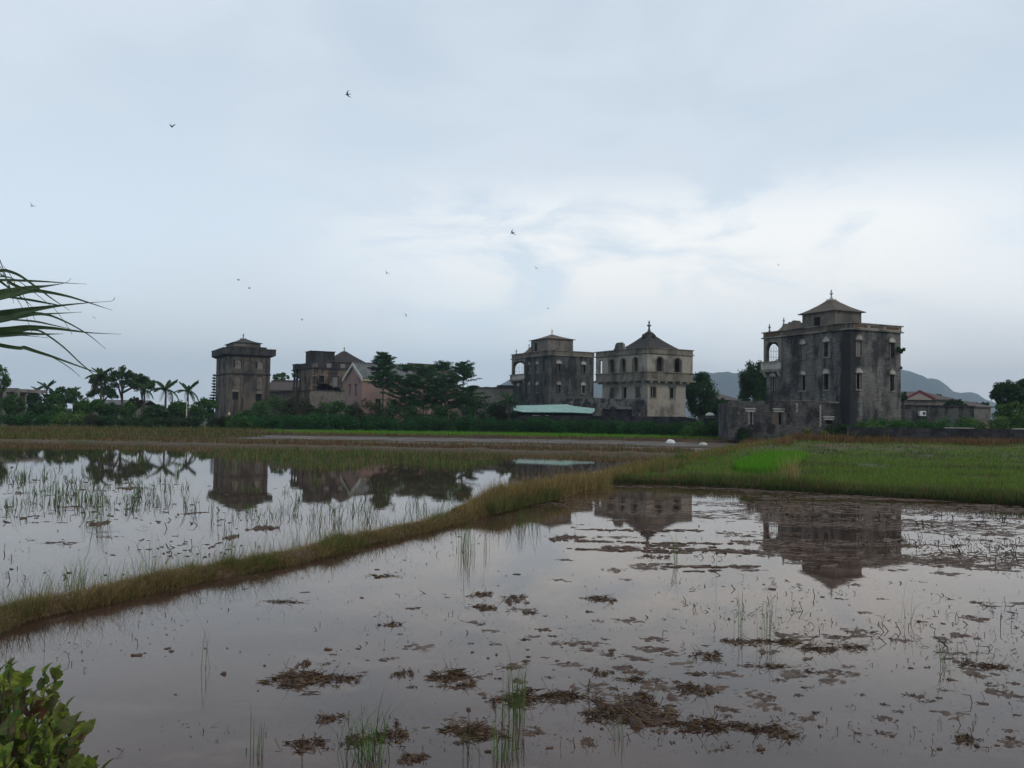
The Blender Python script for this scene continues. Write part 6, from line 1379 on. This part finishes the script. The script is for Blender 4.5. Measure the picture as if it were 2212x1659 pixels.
for i, pl in enumerate(LF):
    D = 2.75 + .03 * (i * 7 % 11); V = []; P = cr([(x * .1634, 542.1 + y * .1634, w * .1634) for x, y, w in pl])
    n_ = len(P); rings = []
    for j, (x, y, w) in enumerate(P):
        p = at(x, y, D + .25 * math.sin(i) * (j / n_)) ; a_, b_ = P[max(0, j - 1)], P[min(n_ - 1, j + 1)]
        t_ = (at(b_[0], b_[1], D) - at(a_[0], a_[1], D)); t_ = t_.normalized() if t_.length > 1e-6 else Vector((1, 0, 0))
        nv = Vector((0, 1, 0)).cross(t_).normalized(); hw = max(w * 1.2, .8) / FPX * D / 2; fold = Vector((0, .35 * hw, 0)); th = Vector((0, .0008, 0))
        rings.append([p - nv * hw - rl, p + fold - rl, p + nv * hw - rl, p + nv * hw + th - rl, p + fold + th * 2 - rl, p - nv * hw + th - rl])
    mb = MB(); mb.rings(rings); o = mb.build('leaflet', M['frondleaf'] if 'frondleaf' in M else None, root)
m, t = material('palm_leaflet'); oc = OBJC(t); n_ = NOISE(t, MAPV(t, oc, (1, 6, 12)), 6, 4, .6)
c = MIX(t, RNG(t, n_, .3, .7), (.035, .07, .028), (.075, .13, .05)); p_ = N(t, 'ShaderNodeBsdfPrincipled', ins={'Base Color': c, 'Roughness': .5, 'Specular IOR Level': .35})
tr = N(t, 'ShaderNodeBsdfTranslucent', ins={0: c}); mx = N(t, 'ShaderNodeMixShader', ins={0: .25}); t.links.new(p_.outputs[0], mx.inputs[1]); t.links.new(tr.outputs[0], mx.inputs[2]); t.links.new(mx.outputs[0], N(t, 'ShaderNodeOutputMaterial').inputs[0])
for ch in root.children: ch.data.materials.clear(); ch.data.materials.append(m)

# ================================================================== variegated shrub at the lower left, on the near bank
root = empty('copperleaf_shrub', gnd(40, 1659, .5), 0, label='variegated shrub with red, brown and lime leaves in the lower left corner', cat='shrub')
root.location = Vector((slope(20) * 2.6, 2.6, .55)); rl = root.location.copy()
def leaf_shape():
    """serrated pointed leaf lying along +x, length 1, folded along the midrib"""
    V = []; F = []; n_ = 9
    for i in range(n_ + 1):
        f = i / n_; w = .36 * math.sin(math.pi * f ** .75) ** .8 * (1.0 if i % 2 else .84); z = .10 * math.sin(f * 2.6) - .12 * f * f
        V += [(f, -w, z + w * .35), (f, 0, z), (f, w, z + w * .35)]
    for i in range(n_):
        for j in (0, 1): a = i * 3 + j; F.append((a, a + 1, a + 4, a + 3))
    return np.array(V), F
LV, LFc = leaf_shape()
LCOL = np.array([(.09, .15, .03), (.24, .32, .04), (.13, .10, .04), (.07, .13, .035), (.14, .065, .04), (.15, .15, .07), (.10, .17, .045), (.30, .36, .06), (.12, .13, .035), (.16, .22, .04)])
def put_leaves(P, dirs, sizes, ci, name, parent):
    V = []; F = []; C_ = []
    for p, d, s, c in zip(P, dirs, sizes, ci):
        d = Vector(d).normalized(); sd_ = d.cross(Vector((0, 0, 1))); sd_ = sd_.normalized() if sd_.length > .05 else Vector((1, 0, 0)); ro = rng.normal(0, .5); u_ = sd_.cross(d)
        s2 = sd_ * math.cos(ro) + u_ * math.sin(ro); u2 = s2.cross(d); b = len(V)
        for x, y, z in LV:
            q = Vector(p) + (d * x + s2 * y + u2 * z) * s; V.append(tuple(q)); k = .75 + .5 * rng.random(); e = c if abs(y) < .02 or rng.random() < .55 else (c + 1) % len(LCOL)
            C_.append(LCOL[e] * k)
        F += [tuple(i + b for i in f) for f in LFc]
    return raw_mesh(name, V, F, M['gloss'], parent, cols=np.array(C_) * 1.0, smooth=True)
stems = MB(); P = []; Dr = []; S = []; CI = []
tips = [(20, 1430, 2.5), (55, 1462, 2.55), (95, 1452, 2.6), (120, 1445, 2.6), (70, 1500, 2.5), (115, 1495, 2.7), (165, 1545, 2.75), (180, 1575, 2.7), (140, 1530, 2.6), (30, 1500, 2.4), (10, 1460, 2.45), (200, 1640, 2.7), (150, 1610, 2.6), (100, 1560, 2.45), (60, 1570, 2.4), (20, 1560, 2.35), (110, 1620, 2.4), (60, 1640, 2.3), (180, 1665, 2.5), (10, 1620, 2.25), (215, 1668, 2.6), (-30, 1480, 2.4), (-50, 1560, 2.3), (-70, 1440, 2.5), (130, 1575, 2.55), (85, 1530, 2.5), (40, 1535, 2.45), (-20, 1420, 2.55), (0, 1520, 2.5), (150, 1655, 2.45), (90, 1680, 2.35), (30, 1680, 2.3)]
for u, y, D in tips:
    t_ = at(u, y + 12, D) - rl; b_ = Vector((rng.normal(-.05, .08), rng.normal(.0, .08), -.1)); mid = b_.lerp(t_, .55) + Vector((.03, 0, .02)); pts = [b_, mid, t_]; stems.tube([tuple(q) for q in pts], [.008, .005, .003], 5)
    d0 = (t_ - mid).normalized()
    for k in range(17):
        f = k / 16; q = mid.lerp(t_, .25 + .75 * f); a = k * 2.4 + rng.uniform(0, .5); out = Vector((math.cos(a), math.sin(a), .05 + .5 * f)); d = (out + d0 * (.4 + f)).normalized()
        P.append(tuple(q)); Dr.append(tuple(d)); S.append(rng.uniform(.04, .09) * (1.05 - .3 * f)); CI.append(int(rng.integers(0, len(LCOL))))
stems.build('stems', M['bark'], root); put_leaves(P, Dr, S, CI, 'leaves', root)

# ================================================================== hills and air
HP = [(880, 862), (1000, 846), (1030, 838), (1045, 836), (1060, 839), (1080, 833), (1104, 825), (1150, 818), (1200, 814), (1284, 823), (1310, 832), (1400, 838), (1480, 820), (1515, 809), (1559, 807), (1600, 800), (1650, 791), (1750, 780), (1850, 778), (1900, 784), (1945, 794), (1965, 797), (1980, 803), (2005, 814), (2020, 814), (2030, 818), (2046, 830), (2060, 843), (2075, 846), (2097, 844), (2112, 848.5), (2129, 861), (2160, 872), (2300, 890), (2500, 893)]
hu = np.array([p[0] for p in HP]); hy = np.array([p[1] for p in HP]); Us = np.linspace(880, 2500, 340); V = []; rows = 26
for i, u in enumerate(Us):
    y = float(np.interp(u, hu, hy)); D = 2900; H = max(2, at(u, y, D).z)
    for j in range(rows):
        f = -1 + 2 * j / (rows - 1); dd = D + f * 620; k_ = slope(u); X_ = k_ * dd; prof = max(0, 1 - abs(f)) ** 1.15
        nz = mn.fractal(Vector((X_ * .004, dd * .004, 2)), 1, 2, 5); V.append((X_, dd, H * prof * (1 + .35 * nz * (abs(f) > .05)) + (1.5 * mn.noise(Vector((X_ * .03, 0, 0))) if abs(f) < .05 else 0)))
F = [(i * rows + j, (i + 1) * rows + j, (i + 1) * rows + j + 1, i * rows + j + 1) for i in range(len(Us) - 1) for j in range(rows - 1)]
o = raw_mesh('hills', V, F, plain('wooded_hill', (.035, .055, .03), .3, .02), smooth=True); tag(o, kind='structure')
mb = MB(); mb.box(-4300, 4300, -4000, 3900, -2, 240)
m, t = material('haze_air'); pv = N(t, 'ShaderNodeVolumePrincipled', ins={'Color': (.66, .82, 1.0, 1), 'Density': 0.00028, 'Anisotropy': .1}); t.links.new(pv.outputs[0], N(t, 'ShaderNodeOutputMaterial').inputs['Volume'])
o = mb.build('haze', m); tag(o, kind='stuff')
